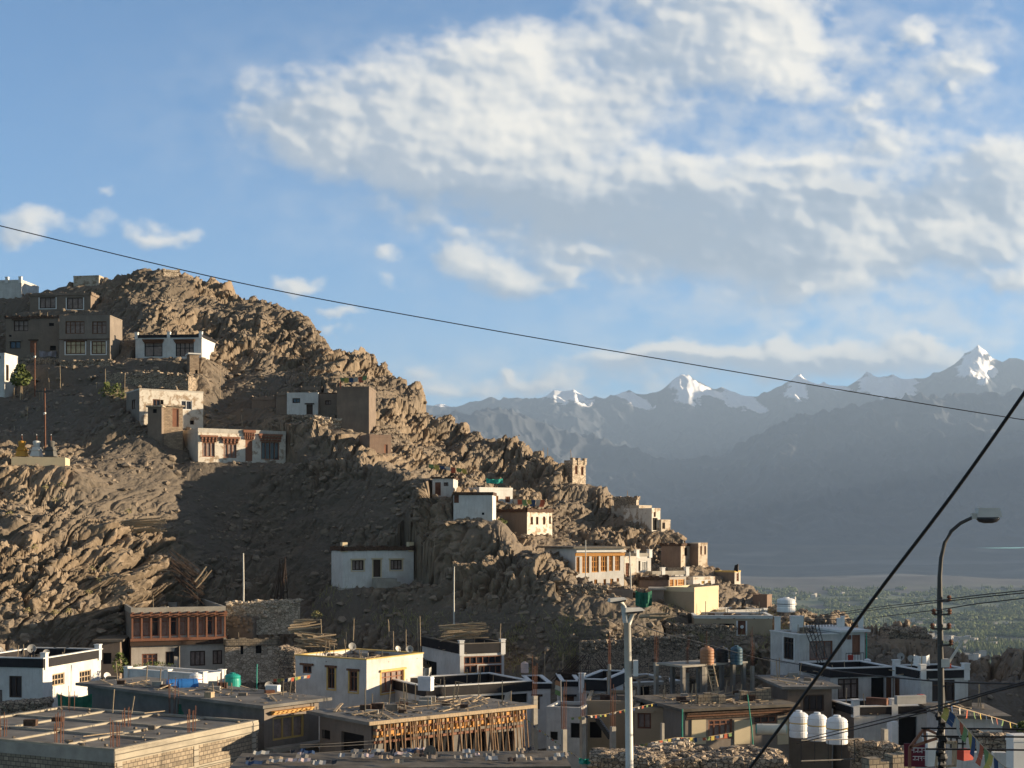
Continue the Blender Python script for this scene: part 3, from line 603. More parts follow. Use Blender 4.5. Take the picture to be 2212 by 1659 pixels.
def window(par, P, a, b, c, d_, frame='wood', nx=2, nz=1, pane='glass', lint=None, jamb=None, bars=0.0, trans=None, kind='w', dep=.14, sill=None, panel=None):
    if pane == 'glass' and rnd.random() < .35: pane = 'drape'
    fw = min(.09, (b - a) * .12); mb = MB(); o0, o1 = .05, dep
    if kind == 'hole':
        mb.quad(P(a, c, dep), P(b, c, dep), P(b, d_, dep), P(a, d_, dep)); return mb.build('window', M['dark'], par)  # black sheet stands in for the shade inside the opening
    if kind == 'door':
        fbox(mb, P, a + fw, b - fw, c, d_ - fw, .08, dep - .01); o = mb.build('door', M[frame], par); k = MB()
        fbox(k, P, a, a + fw, c, d_, 0.02, dep); fbox(k, P, b - fw, b, c, d_, .02, dep); fbox(k, P, a + fw, b - fw, d_ - fw, d_, .02, dep); k.build('frame', M[frame], o)
    else:
        fbox(mb, P, a, a + fw, c, d_, o0, o1); fbox(mb, P, b - fw, b, c, d_, o0, o1); fbox(mb, P, a + fw, b - fw, c, c + fw, o0, o1); fbox(mb, P, a + fw, b - fw, d_ - fw, d_, o0, o1)
        bw = fw * .75
        for i in range(1, nx): x = a + (b - a) * i / nx; fbox(mb, P, x - bw / 2, x + bw / 2, c + fw, d_ - fw, o0 + .01, o1 - .004)
        zz = [c + (d_ - c) * i / nz for i in range(1, nz)] + ([c + (d_ - c) * trans] if trans else [])
        for z in zz: fbox(mb, P, a + fw, b - fw, z - bw / 2, z + bw / 2, o0 + .018, o1 - .008)
        o = mb.build('window', M[frame], par); k = MB(); k.quad(P(a, c, dep - .02), P(b, c, dep - .02), P(b, d_, dep - .02), P(a, d_, dep - .02)); k.build('pane', M[pane], o)
    if lint:
        k = MB(); e = .18; fbox(k, P, a - e, b + e, d_ + .01, d_ + .15, -.14, .05); k.build('lintel', M[lint], o)
    if jamb:
        k = MB(); j = .13; fbox(k, P, a - j, a, c - .05, d_, -.025, .05); fbox(k, P, b, b + j, c - .05, d_, -.025, .05); fbox(k, P, a - j, b + j, c - .14, c - .05, -.035, .05); k.build('surround', M[jamb], o)
    if panel:                                        # carved timber panel above the opening, stepped out in courses
        hp = (d_ - c) * .16; k = MB()
        for i in range(3): fbox(k, P, a - .1 - .1 * i, b + .1 + .1 * i, d_ + .02 + hp * i, d_ + .02 + hp * (i + .8), -.10 - .09 * i, .04)
        n = max(4, int((b - a) / .3))
        for i in range(n + 1):
            x = a - .1 + (b - a + .2) * i / n
            for q in range(2): fbox(k, P, x - .045, x + .045, d_ + .02 + hp * (q + .1), d_ + .02 + hp * (q + .9), -.20 - .09 * q, -.1 - .09 * q)
        k.build('carved_panel', M[panel], o)
    return o
HOUSES = []
def house(name, label, A, B, vb, Z='O', th=0, Y=None, d=6.0, uL=None, cat='house', group=None, wall='mud', wallL=None, roof='roofm', par='slab', ph=.3, pmat=None, cap=None,
          win=(), posts=(), pz=.45, ground=False, oy=0.0, ext=None, foot=None, pd=True, thick=.22, over=.1):
    u1, v1 = zc(Z, *A); u2, v2 = zc(Z, B[0], B[1] if B[1] is not None else A[1]); vbb = zc(Z, 0, vb)[1]
    hillside = Y is None
    if hillside and th is not None and th > 12: th += 6
    th_ = R(th) if th is not None else None
    if th_ is None:
        Ya = Y; r = (v1 - HV) / (v2 - HV); Yb = Y * r; th_ = math.atan2(Yb - Ya, T(u2) * Yb - T(u1) * Ya)
    c, s = math.cos(th_), math.sin(th_)
    if Y is None:
        uc = (u1 + u2) / 2; Yc = hit(uc, vbb) + oy; C = (T(uc) * Yc, Yc); zt = (HV - (v1 + v2) / 2) / F * Yc; zb = (HV - vbb) / F * Yc
    else:
        C = (T(u1) * Y, Y); zt = (HV - v1) / F * Y; zb = (HV - vbb) / F * Y
    def onl(u):
        t = T(u); q = (t * C[1] - C[0]) / (c - t * s); return (C[0] + q * c, C[1] + q * s), q
    (ax, ay), q1 = onl(u1); (bx, by), q2 = onl(u2); w = q2 - q1
    if uL is not None:
        t1 = T(zc(Z, uL, 0)[0]); den = s + t1 * c; d = (ax - t1 * ay) / den if abs(den) > .05 else d
        d = min(max(d, 1.2), 16)
    H = zt - zb; corners = [(ax, ay), (bx, by), (ax - s * d, ay + c * d), (bx - s * d, by + c * d)]
    if hillside:
        lo = -2.2 if ext is None else -ext
        if pd: pad(ax, ay, th_, w, d, zb)
    else: lo = min(ground_z(*p) for p in corners) - .4 - zb if ext is None else -ext
    e = empty(name, (ax, ay, zb), th_, label, cat, group)
    Pf = {'F': (lambda x, z, o: (x, o, z)), 'L': (lambda x, z, o: (o, d - x, z)), 'R': (lambda x, z, o: (w - o, x, z))}
    def onface(f, x, y):
        u, v = zc(Z, x, y); t = T(u)
        if f == 'F': (px, py), q = onl(u); return q - q1, (HV - v) / F * py - zb
        ox, oy_ = (ax, ay) if f == 'L' else (bx, by)
        q = (t * oy_ - ox) / (-s - t * c); py = oy_ + q * c; return (d - q if f == 'L' else q), (HV - v) / F * py - zb
    holes = {'F': [], 'L': [], 'R': []}; todo = []
    for wn in win:
        f, x0, y0, x1, y1 = wn[:5]; o = dict(wn[5]) if len(wn) > 5 else {}
        s0, za = onface(f, x0, (y0 + y1) / 2); s1, zb_ = onface(f, x1, (y0 + y1) / 2); _, zt1 = onface(f, (x0 + x1) / 2, y0); _, zt0 = onface(f, (x0 + x1) / 2, y1)
        a_, b_ = min(s0, s1), max(s0, s1); LL = w if f == 'F' else d
        a_, b_ = max(.05, a_), min(LL - .05, b_); c_, d_ = max(zt0, lo + .05), min(zt1, H - .06)
        if b_ - a_ < .12 or d_ - c_ < .12: continue
        if f == 'L': pass
        holes[f].append((a_, b_, c_, d_)); todo.append((f, a_, b_, c_, d_, o))
    rz = H - ph if par in ('band', 'plain', 'brush') else H - .02
    mb = MB(); dep = .16
    holed(mb, Pf['F'], w, lo, rz, holes['F'], dep, 0)
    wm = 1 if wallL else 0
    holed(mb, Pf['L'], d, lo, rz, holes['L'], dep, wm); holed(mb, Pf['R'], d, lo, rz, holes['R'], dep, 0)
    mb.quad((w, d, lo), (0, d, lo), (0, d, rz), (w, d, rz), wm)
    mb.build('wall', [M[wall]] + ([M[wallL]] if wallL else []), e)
    rf = MB()
    if par == 'slab': ov = .16 + over; rf.box(-ov, w + ov, -ov, d + ov, H - .02, H + .14); rf.build('roof', M[roof], e)
    elif par == 'none': rf.quad((0, 0, rz), (w, 0, rz), (w, d, rz), (0, d, rz)); rf.build('roof', M[roof], e)
    else:
        rf.quad((0, 0, rz - .02), (w, 0, rz - .02), (w, d, rz - .02), (0, d, rz - .02)); rf.build('roof', M[roof], e)
        k = MB(); o = {'band': .07, 'plain': .02, 'brush': .12}[par]; tk = thick
        zt_ = H
        if par == 'brush':
            n = max(4, int(w / .35))
            for (p, q, L) in (((-o, -o), (1, 0), w + 2 * o), ((-o, -o), (0, 1), d + 2 * o), ((w + o - tk, -o), (0, 1), d + 2 * o)):
                m_ = max(3, int(L / .3))
                for i in range(m_):
                    x0 = p[0] + q[0] * L * i / m_; y0 = p[1] + q[1] * L * i / m_; x1 = x0 + (L / m_ if q[0] else tk); y1 = y0 + (L / m_ if q[1] else tk)
                    k.box(x0, x1, y0, y1, rz - rnd.uniform(0, .04), zt_ + rnd.uniform(-.08, .10))
        else:
            k.box(-o, w + o, -o, tk - o, rz, zt_); k.box(-o, w + o, d - tk + o, d + o, rz, zt_)
            k.box(-o, tk - o, tk - o, d - tk + o, rz, zt_); k.box(w + o - tk, w + o, tk - o, d - tk + o, rz, zt_)
        pp = k.build('parapet', M[pmat or wall], e)
        if cap:
            k = MB(); o2 = o + .04; t2 = tk + .08
            k.box(-o2, w + o2, -o2, t2 - o2, zt_, zt_ + .07); k.box(-o2, w + o2, d - t2 + o2, d + o2, zt_, zt_ + .07); k.box(-o2, t2 - o2, t2 - o2, d - t2 + o2, zt_, zt_ + .07); k.box(w + o2 - t2, w + o2, t2 - o2, d - t2 + o2, zt_, zt_ + .07)
            k.build('coping', M[cap], pp)
    for ps in posts:
        f, x = ps; a_, _ = onface(f, x, A[1]); LL = w if f == 'F' else d; a_ = min(max(a_, .12), LL - .12); k = MB(); p0 = Pf[f](a_, 0, .08); q = .19
        k.box(p0[0] - q, p0[0] + q, p0[1] - q, p0[1] + q, rz - .15, H + pz); k.box(p0[0] - q - .04, p0[0] + q + .04, p0[1] - q - .04, p0[1] + q + .04, H + pz, H + pz + .06); k.build('corner_post', M['trimw'] if wall.startswith('white') else M[wall], e)
    if foot:
        k = MB(); k.box(-.25, w + .25, -.25, d, lo - .3, -.02); k.build('plinth', M[foot], e)
    for (f, a_, b_, c_, d_, o) in todo: window(e, Pf[f], a_, b_, c_, d_, dep=dep, **o)
    info = dict(e=e, w=w, d=d, H=H, th=th_, A=(ax, ay), zb=zb, rz=rz, P=Pf, onface=onface)
    HOUSES.append(info); return info
def on_roof(h, fx, fy):
    """world point on the roof of a house at fractions of its width and depth"""
    x, y = h['w'] * fx, h['d'] * fy; c, s = math.cos(h['th']), math.sin(h['th'])
    return Vector((h['A'][0] + x * c - y * s, h['A'][1] + x * s + y * c, h['zb'] + h['rz'] + (.0 if h['rz'] < h['H'] - .1 else .14)))
def band(h, f, x0, x1, z0, z1, mat, name, o=-.05, dep=.0):
    k = MB(); fbox(k, h['P'][f], x0, x1, z0, z1, o, dep); return k.build(name, M[mat], h['e'])
# ================= houses on the hill =================
dk = dict(frame='dwood')
house('stone_house', 'whitewashed house with corner posts on the skyline at the upper left', (-60, 225), (188, 228), 390, 'A', th=-7, d=5, wall='white2', par='plain', ph=.3, posts=[('F', 60), ('F', 176)], pz=.35)
house('mud_house', 'dark mud house with two white framed windows just below the skyline', (260, 332), (790, 342), 500, 'A', th=-5, d=5, wall='mud', par='brush', ph=.35, pmat='mud',
      win=[('F', 345, 378, 485, 472, dict(frame='dwood', nx=3, pane='drape', jamb='trimw')), ('F', 582, 380, 724, 478, dict(frame='dwood', nx=3, pane='drape', jamb='trimw'))])
house('hut', 'small flat stone hut on the skyline beside the rocky summit', (640, 190), (862, 186), 285, 'A', th=-9, d=5.5, wall='patch', par='plain', ph=.2, pmat='rubw2')
house('hut', 'ruined pale stone hut on top of the rocky summit', (1425, 130), (1558, 140), 205, 'A', th=22, d=3, wall='rubw2', par='brush', ph=.3, pmat='rubw2', ext=1.5)
hA = house('mud_house', 'brown two storey mud house with a striped blanket by its door', (50, 545), (512, 540), 905, 'A', th=-3, d=6, wall='mud', par='brush', ph=.25, pmat='brush',
      win=[('F', 120, 578, 245, 672, dict(frame='dwood', nx=3, nz=2, pane='drape', lint='brush')), ('F', 425, 600, 470, 628, dict(kind='hole')), ('F', 85, 760, 180, 824, dict(frame='dwood', nx=2, lint='mud2')),
           ('F', 262, 755, 322, 858, dict(kind='door', frame='redw', lint='brush')), ('F', 435, 800, 487, 838, dict(kind='hole')), ('F', 80, 705, 100, 722, dict(kind='hole'))])
hB = house('mud_house', 'two storey brown house with curtained upper windows and painted sun reflections below', (514, 535), (958, 535), 935, 'A', th=-5, d=4, wall='mud2', par='plain', ph=.15, oy=-.6,
      win=[('F', 570, 585, 735, 695, dict(frame='wood', nx=4, pane='drape', trans=.7)), ('F', 803, 587, 926, 695, dict(frame='wood', nx=3, pane='drape', trans=.7)),
           ('F', 572, 760, 742, 870, dict(frame='wood', nx=4, pane='glassr', trans=.7, jamb='trimw', lint='brush')), ('F', 797, 760, 922, 870, dict(frame='wood', nx=3, pane='glassr', trans=.7, jamb='trimw'))])
band(hB, 'F', 0, hB['w'], hB['H'] * .47, hB['H'] * .47 + .1, 'brush', 'beam')
hW = house('white_house', 'white house with a black parapet and two wood canopied windows', (1180, 700), (1757, 705), 912, 'A', th=-5, d=5.5, wall='white', par='band', pmat='black', ph=.36, posts=[('F', 1186), ('F', 1470), ('F', 1748)], pz=.28, foot='rubw2',
      win=[('F', 1258, 742, 1415, 893, dict(frame='black', nx=2, pane='drape', trans=.6)), ('F', 1530, 745, 1688, 893, dict(frame='black', nx=4, pane='drape', trans=.5))])
for (a, b) in ((1245, 1430), (1516, 1700)):
    s0, z0_ = hW['onface']('F', a, 780); s1, z1_ = hW['onface']('F', b, 742); k = MB()
    for i in range(3): fbox(k, hW['P']['F'], s0 + .08 * (2 - i), s1 - .08 * (2 - i), z0_ + (z1_ - z0_) * i / 3, z0_ + (z1_ - z0_) * (i + .9) / 3, -.12 - .12 * i, .03)
    k.build('window_canopy', M['wood'], hW['e'])
house('outhouse', 'narrow brick outhouse catching the sun beside the white house with black parapet', (1652, 872), (1735, 875), 1050, 'A', th=16, d=2, wall='adobe', wallL='mud', par='slab', oy=-2, over=.02, roof='trimw', win=[('F', 1700, 1010, 1722, 1050, dict(kind='hole'))])
house('white_house', 'tall white house cut by the picture edge beside a leafy tree', (-70, 862), (40, 862), 1250, 'A', th=-7, d=3.4, wall='white', par='plain', ph=.2, win=[('F', -30, 890, 6, 912, dict(frame='dwood')), ('R', 52, 965, 76, 1105, dict(frame='dwood'))])
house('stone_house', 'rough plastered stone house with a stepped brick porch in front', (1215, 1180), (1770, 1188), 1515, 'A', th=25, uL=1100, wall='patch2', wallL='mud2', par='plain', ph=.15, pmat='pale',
      win=[('F', 1330, 1265, 1395, 1325, dict(frame='wood', nx=2)), ('F', 1396, 1270, 1425, 1325, dict(kind='hole')), ('F', 1575, 1275, 1672, 1358, dict(frame='trimw', nx=2, pane='glass')), ('F', 1655, 1450, 1692, 1486, dict(kind='hole')), ('L', 1148, 1268, 1180, 1352, dict(frame='dwood'))])
house('porch', 'dark mud porch with a small vent on the rough plastered stone house', (1287, 1330), (1408, 1332), 1505, 'A', th=-4, d=2, wall='mud', par='slab', oy=-3.4, pd=False, ext=3, over=0, roof='rubw2', win=[('F', 1330, 1350, 1365, 1385, dict(kind='hole'))])
house('porch', 'sunlit brick porch with an orange door on the rough plastered stone house', (1412, 1325), (1592, 1328), 1520, 'A', th=22, d=2, wall='adobe', wallL='mud', par='slab', oy=-3.6, pd=False, ext=3, over=.02, roof='rubw2', win=[('F', 1502, 1345, 1558, 1505, dict(kind='door', frame='redw'))])
house('white_house', 'long low house with flaking whitewash and four carved brown window heads', (428, 925), (617, 931), 1000, 'O', th=25, uL=352, wall='patch2', wallL='pale', par='plain', ph=.45, pmat='pale',
      win=[('F', 437, 955, 464, 987, dict(frame='redw', nx=3, panel='redw')), ('F', 483, 958, 511, 989, dict(frame='redw', nx=3, panel='redw')), ('F', 530, 950, 545, 996, dict(kind='door', frame='redw', panel='redw')), ('F', 564, 955, 603, 993, dict(frame='redw', nx=4, panel='redw')), ('L', 360, 951, 370, 964, dict(frame='dwood'))])
house('white_house', 'small plain white house with one square window and a dark door in deep shade', (287, 652), (557, 656), 857, 'B', th=-4, d=5, wall='white', par='plain', ph=.08, win=[('F', 335, 703, 402, 746, dict(frame='dwood', nx=2)), ('F', 457, 758, 512, 852, dict(kind='door', frame='dwood', lint='dwood'))])
house('mud_house', 'grey mud house with one small window joined to the plain white house', (558, 657), (720, 655), 858, 'B', th=-4, d=5, wall='mud', par='plain', ph=.1, pmat='brush', win=[('F', 620, 722, 672, 760, dict(frame='dwood', nx=2, pane='drape'))])
hT = house('mud_house', 'tall windowless dark mud block with prayer flags on its roof', (722, 602), (1002, 600), 1010, 'B', th=-4, d=4.5, wall='mud', par='plain', ph=.2)
house('ruin', 'roofless dark mud ruin beside the plain white house', (190, 660), (285, 652), 850, 'B', th=-6, d=3, wall='mud', par='brush', ph=.3, pmat='mud')
house('ruin', 'low crumbling mud ruin under the sunlit crags', (-20, 690), (186, 682), 790, 'B', th=-6, d=3, wall='mud', par='brush', ph=.4, pmat='mud')
house('ruin', 'broken mud walls standing behind the plain white house', (405, 600), (585, 604), 660, 'B', th=-6, d=2, wall='mud', par='brush', ph=.4, pmat='mud')
house('hut', 'small sunlit brown hut at the right foot of the tall dark block', (1008, 1012), (1195, 1028), 1185, 'B', th=22, d=3, wall='rust', par='plain', ph=.3, oy=-1, win=[('F', 1135, 1105, 1165, 1182, dict(kind='door', frame='redw'))])
house('white_house', 'narrow white hut with a red door and a small square window on the slope', (283, 494), (511, 496), 715, 'C', th=-4, d=4, wall='white2', par='brush', ph=.12, pmat='brush', win=[('F', 313, 550, 375, 695, dict(kind='door', frame='rust_')), ('F', 408, 551, 458, 591, dict(frame='dwood', nx=2))])
house('white_house', 'big blank white walled house on the diagonal ridge', (513, 650), (937, 664), 960, 'C', th=-4, d=4, ext=4, wall='white', par='band', pmat='brush', ph=.28, win=[('F', 518, 680, 572, 775, dict(kind='door', frame='rust_')), ('F', 820, 880, 848, 905, dict(kind='hole'))])
house('white_house', 'brilliant sunlit white house behind the big blank walled one', (795, 602), (1157, 612), 790, 'C', th=30, d=4, wall='white', par='plain', ph=.3, win=[('F', 965, 697, 1002, 775, dict(frame='orng', nx=2)), ('F', 1078, 705, 1130, 770, dict(frame='redw', nx=3))])
house('stone_house', 'house with four tall narrow windows and laundry on its roof', (1315, 845), (1588, 838), 1130, 'C', th=46, uL=972, wall='patch2', wallL='mud2', par='brush', ph=.3, pmat='brush',
      win=[('F', 1352, 925, 1379, 1012, dict(frame='wood', nx=2)), ('F', 1411, 925, 1438, 1012, dict(frame='wood')), ('F', 1487, 922, 1512, 1012, dict(frame='wood', nx=2)), ('F', 1552, 920, 1574, 1005, dict(frame='wood'))], foot='rubw2')
house('stone_tower', 'stone tower house with two tall windows alone on the ridge line', (150, 165), (295, 182), 430, 'D', th=42, uL=62, wall='rubw2', wallL='rubw', par='plain', ph=.35, posts=[('F', 155), ('F', 215), ('F', 286)], pz=.2, foot='rubw2',
      win=[('F', 178, 228, 206, 325, dict(frame='redw')), ('F', 243, 240, 270, 335, dict(frame='redw'))])
house('stone_house', 'long dark stone house on the ridge with one thin sunlit end', (846, 568), (872, 572), 745, 'D', th=58, uL=600, wall='patch', wallL='rubw', par='brush', ph=.3, pmat='rubw')
house('stone_house', 'stone house with two slit windows topmost of the stepped ridge row', (874, 658), (1012, 666), 800, 'D', th=38, d=4, wall='patch', par='plain', ph=.15, foot='rubw2', win=[('F', 907, 712, 923, 786, dict(frame='dwood')), ('F', 938, 713, 957, 786, dict(frame='dwood'))])
house('stone_house', 'tall narrow stone house with a dark doorway in the stepped ridge row', (1014, 692), (1106, 694), 945, 'D', th=38, d=4, wall='patch2', par='plain', ph=.2, foot='rubw2', win=[('F', 1034, 735, 1056, 790, dict(frame='wood')), ('F', 1022, 800, 1076, 935, dict(kind='hole'))])
house('stone_house', 'lowest small stone house of the stepped ridge row', (1116, 816), (1216, 820), 950, 'D', th=38, d=4, wall='patch', par='plain', ph=.15, foot='rubw2', win=[('F', 1128, 850, 1158, 920, dict(frame='dwood', nx=2))])
hO = house('guest_house', 'bright white house with six tall orange latticed windows', (183, 1128), (710, 1130), 1545, 'D', th=20, d=6, wall='white', par='slab', roof='roofm', over=.25,
      win=[('F', a, b, c, d_, dict(frame='orng', nx=3, nz=3)) for (a, b, c, d_) in ((192, 1225, 228, 1408), (255, 1215, 333, 1400), (358, 1215, 437, 1393), (457, 1213, 528, 1385), (547, 1210, 592, 1378), (612, 1206, 670, 1374))] +
          [('F', a, b, c, d_, dict(frame='orng', nx=2, nz=2)) for (a, b, c, d_) in ((385, 1470, 420, 1542), (488, 1466, 516, 1542), (560, 1462, 596, 1540), (632, 1456, 658, 1540))])
for (y0, y1, m_, o_) in ((1150, 1172, 'trimw', -.30), (1180, 1190, 'orng', -.18), (1192, 1212, 'orng', -.10)):
    s0, za = hO['onface']('F', 445, y1); s0, zb2 = hO['onface']('F', 445, y0); band(hO, 'F', -.05, hO['w'] + .05, za, zb2, m_, 'cornice', o_)
house('white_house', 'small white house with two dark windows right of the orange windowed one', (845, 1182), (1005, 1184), 1385, 'D', th=30, d=4, wall='white2', par='band', pmat='conc', ph=.3, posts=[('F', 852), ('F', 996)], pz=.3, win=[('F', 868, 1268, 889, 1378, dict(frame='dwood')), ('F', 905, 1268, 966, 1378, dict(frame='trimw', nx=3))])
house('white_house', 'stained old house with a rusty lattice window behind the striped pole', (715, 1216), (843, 1218), 1445, 'D', th=30, d=4, wall='patch2', par='plain', ph=.15, win=[('F', 728, 1290, 768, 1450, dict(frame='redw', nx=3, nz=5))])
house('tower_house', 'brown tower house with a single window above rubble stonework', (1330, 1082), (1440, 1080), 1335, 'D', th=50, uL=1115, wall='patch', wallL='rust', par='brush', ph=.2, pmat='brush', foot='rubw2', win=[('F', 1368, 1122, 1402, 1212, dict(frame='dwood', nx=3))])
house('tower_house', 'brown tower house with two windows side by side above rubble stonework', (1520, 1067), (1620, 1072), 1335, 'D', th=42, uL=1442, wall='patch', wallL='rust', par='plain', ph=.12, foot='rubw2', win=[('F', 1540, 1105, 1559, 1200, dict(frame='redw')), ('F', 1584, 1105, 1604, 1200, dict(frame='redw'))])
house('mud_house', 'square mud house with a yellow roof edge and a flag on its corner', (1915, 1375), (1980, 1372), 1520, 'D', th=50, uL=1700, wall='pale', wallL='mud', par='plain', pmat='yel', ph=.16, foot='rubw2', win=[('F', 1936, 1400, 1962, 1490, dict(frame='redw', nx=2, nz=3))])
house('white_house', 'long low white terrace house below the two tower houses', (1020, 1372), (1408, 1380), 1425, 'D', th=24, d=4, wall='white2', par='band', pmat='conc', ph=.35, posts=[('F', 1135), ('F', 1398)], pz=.3)
house('mud_house', 'red brown mud house with a ragged brushwood roof edge', (880, 1432), (1190, 1440), 1560, 'D', th=-4, d=4, wall='rust', par='brush', ph=.3, pmat='brush')
house('mud_house', 'little house front filled with orange lattice windows', (1200, 1440), (1385, 1448), 1562, 'D', th=32, d=4, wall='pale', par='plain', ph=.15, win=[('F', 1208, 1470, 1250, 1555, dict(frame='orng', nx=3, nz=3)), ('F', 1256, 1470, 1290, 1555, dict(kind='door', frame='orng')), ('F', 1297, 1468, 1370, 1552, dict(frame='orng', nx=4, nz=3))])
house('white_house', 'low white house with yellow windows behind the cream box house', (1465, 1442), (1700, 1435), 1522, 'D', th=30, d=4, wall='white', par='plain', ph=.3, pmat='patch2', win=[('F', 1555, 1485, 1590, 1518, dict(frame='yel', nx=2, nz=2)), ('F', 1625, 1482, 1656, 1516, dict(frame='yel', nx=2, nz=2))])
house('cream_house', 'blank cream box house with one wall in full sun', (1415, 985), (1768, 925), 1345, 'K', th=52, uL=975, wall='cream', wallL='ochre', par='plain', ph=.4, pmat='cream')
house('shed', 'grey shed with a pale post left of the cream box house', (795, 1000), (968, 1010), 1210, 'K', th=-5, d=3, wall='mud2', par='slab', roof='conc')
house('mud_house', 'shaded grey mud wall house under the striped pole', (170, 1005), (520, 1010), 1150, 'K', th=-5, d=3, wall='mud2', par='plain', ph=.2)
hP = house('stone_house', 'long shaded tan house with a white framed dark red door', (1265, 240), (1995, 245), 420, 'I', th=-3, d=5, wall='ochre', par='plain', ph=.2, pmat='white', cap='trimw', oy=-1,
      win=[('F', 1500, 312, 1640, 350, dict(kind='hole')), ('F', 1672, 285, 1745, 412, dict(kind='door', frame='rust_', jamb='trimw'))])
house('white_house', 'low sunlit white parapet roof above the dark red door', (1555, 186), (1935, 190), 240, 'I', th=18, d=4, wall='white', par='plain', ph=.3, cap='trimw', posts=[('F', 1566), ('F', 1925)], pz=.1)
house('mud_house', 'red brown hut with one sunlit end near the big white water tank', (1945, 38), (1990, 40), 175, 'I', th=52, uL=1812, wall='rust', par='plain', ph=.1)
# ---- dry stone walls and terraces ----
def swall(label, A, B, vb, Z, th=0, t=.6, mat='rubw', oy=0.0, Y=None, name='stone_wall', cat='wall', jag=.18, pile=0):
    (u1, v1), (u2, v2) = zc(Z, *A), zc(Z, *B); vbb = zc(Z, 0, vb)[1]; th_ = R(th); c, s = math.cos(th_), math.sin(th_)
    Yc = (Y or hit((u1 + u2) / 2, vbb)) + oy; C = (T((u1 + u2) / 2) * Yc, Yc)
    def pt(u): q = (T(u) * C[1] - C[0]) / (c - T(u) * s); return Vector((C[0] + q * c, C[1] + q * s, 0)), q
    a, q1 = pt(u1); b, q2 = pt(u2); w = q2 - q1; mb = MB(); n = max(3, int(w / .4)); zb = (HV - vbb) / F * Yc
    for i in range(n):
        f0, f1 = i / n, (i + 1) / n; zt = (HV - (v1 + (v2 - v1) * (f0 + f1) / 2)) / F * Yc + rnd.uniform(-jag, jag) * .6
        mb.box(w * f0 + .001, w * f1, rnd.uniform(-.03, .03), t, -1.6, zt - zb)
    for i in range(pile):
        f = rnd.random(); zt = (HV - (v1 + (v2 - v1) * f)) / F * Yc - zb; r_ = .05 + .22 * rnd.random() ** 2
        if rnd.random() < .6: mb.blob((w * f, rnd.uniform(-.1, t), zt + rnd.uniform(-.06, .12)), (r_ * rnd.uniform(1, 1.7), r_, r_ * .8), 0, .35, 5)
        else: mb.blob((w * f, -.04, zt - abs(rnd.gauss(0, .5))), (r_ * rnd.uniform(1, 1.5), r_ * .8, r_ * .8), 0, .35, 5)
    o = mb.build(name, M[mat]); o.location = (a.x, a.y, zb); o.rotation_euler = (0, 0, th_); tag(o, label, cat, None, 'thing')
    if Y is None and not oy: pad(a.x, a.y, th_, w, t, zb, .3)
    o['kind'] = 'thing'; return o
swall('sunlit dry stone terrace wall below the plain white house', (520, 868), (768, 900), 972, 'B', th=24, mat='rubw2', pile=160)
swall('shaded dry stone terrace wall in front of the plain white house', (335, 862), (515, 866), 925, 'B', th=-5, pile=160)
swall('rubble terrace under the two storey mud house', (150, 915), (515, 920), 965, 'A', th=-4, pile=160)
swall('rubble terrace under the house with painted window reflections', (520, 938), (990, 930), 985, 'A', th=-4, pile=160)
swall('collapsed stone terrace above the rough plastered stone house', (1090, 1040), (1640, 1050), 1170, 'A', th=-6, t=2.5, jag=.5, pile=160)
swall('stone enclosure wall beside the bushes', (915, 1035), (1088, 1035), 1120, 'A', th=-5)
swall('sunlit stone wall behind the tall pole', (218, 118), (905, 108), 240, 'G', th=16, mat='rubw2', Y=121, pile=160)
swall('rough stone pier left of the stone wall behind the tall pole', (235, 250), (470, 270), 380, 'G', th=-5, t=1.5, Y=120, mat='mud', pile=160)
swall('broken stone retaining wall under the striped pole', (0, 1560), (520, 1540), 1640, 'D', th=8, jag=.4, pile=160)
swall('stone wall in deep shade below the long tan house', (1000, 330), (1650, 350), 450, 'I', th=-3, jag=.3, pile=260)
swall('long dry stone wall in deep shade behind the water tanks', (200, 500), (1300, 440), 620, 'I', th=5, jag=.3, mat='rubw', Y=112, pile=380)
swall('rubble heap wall crowning the brown knoll', (950, 365), (1350, 400), 450, 'J', th=5, t=2, jag=.7, pile=160)
# ================= town houses =================
hC = house('white_house', 'white house with a broad black band and two windows at the left edge of town', (400, 640), (942, 552), 900, 'F', th=None, Y=96, uL=-260, wall='white', par='band', pmat='black', ph=.62, cap='trimw', posts=[('F', 425), ('F', 925)], pz=.35,
      win=[('F', 488, 775, 602, 888, dict(frame='logs', nx=4, nz=2)), ('F', 742, 748, 850, 862, dict(frame='logs', nx=4, nz=2)), ('L', 85, 800, 203, 1002, dict(frame='dwood', nx=2)), ('L', -60, 930, 20, 1090, dict(frame='dwood'))])
hD = house('timber_gallery_house', 'old house with a long glazed red timber gallery upstairs', (1225, 165), (2105, 140), 800, 'F', th=20, Y=114.5, uL=1066, wall='pale', wallL='mud2', par='plain', pmat='conc', ph=.5,
      win=[('F', 1235 + i * 84, 252 - i * 2, 1235 + i * 84 + 80, 432 - i * 2, dict(frame='redw', nx=1, trans=.74, pane='glass' if i % 3 else 'drape')) for i in range(10)] +
          [('F', 1325, 592, 1470, 745, dict(frame='redw', nx=3, trans=.7)), ('F', 1545, 572, 1625, 695, dict(frame='dwood', nx=2)), ('F', 1775, 566, 1915, 705, dict(frame='dwood', nx=3, pane='drape')), ('F', 1985, 560, 2075, 690, dict(frame='dwood', nx=2))])
s0, zg1 = hD['onface']('F', 1650, 452); s0, zg2 = hD['onface']('F', 1650, 250)
for (za, zb2, m_, o_) in ((zg1 - .12, zg1 + .1, 'redw', -.35), (zg1 - .5, zg1 - .13, 'dwood', -.25), (zg2 + .02, zg2 + .16, 'redw', -.3), (zg2 + .2, zg2 + .36, 'redw', -.42)): band(hD, 'F', -.1, hD['w'] + .1, za, zb2, m_, 'gallery_beam', o_)
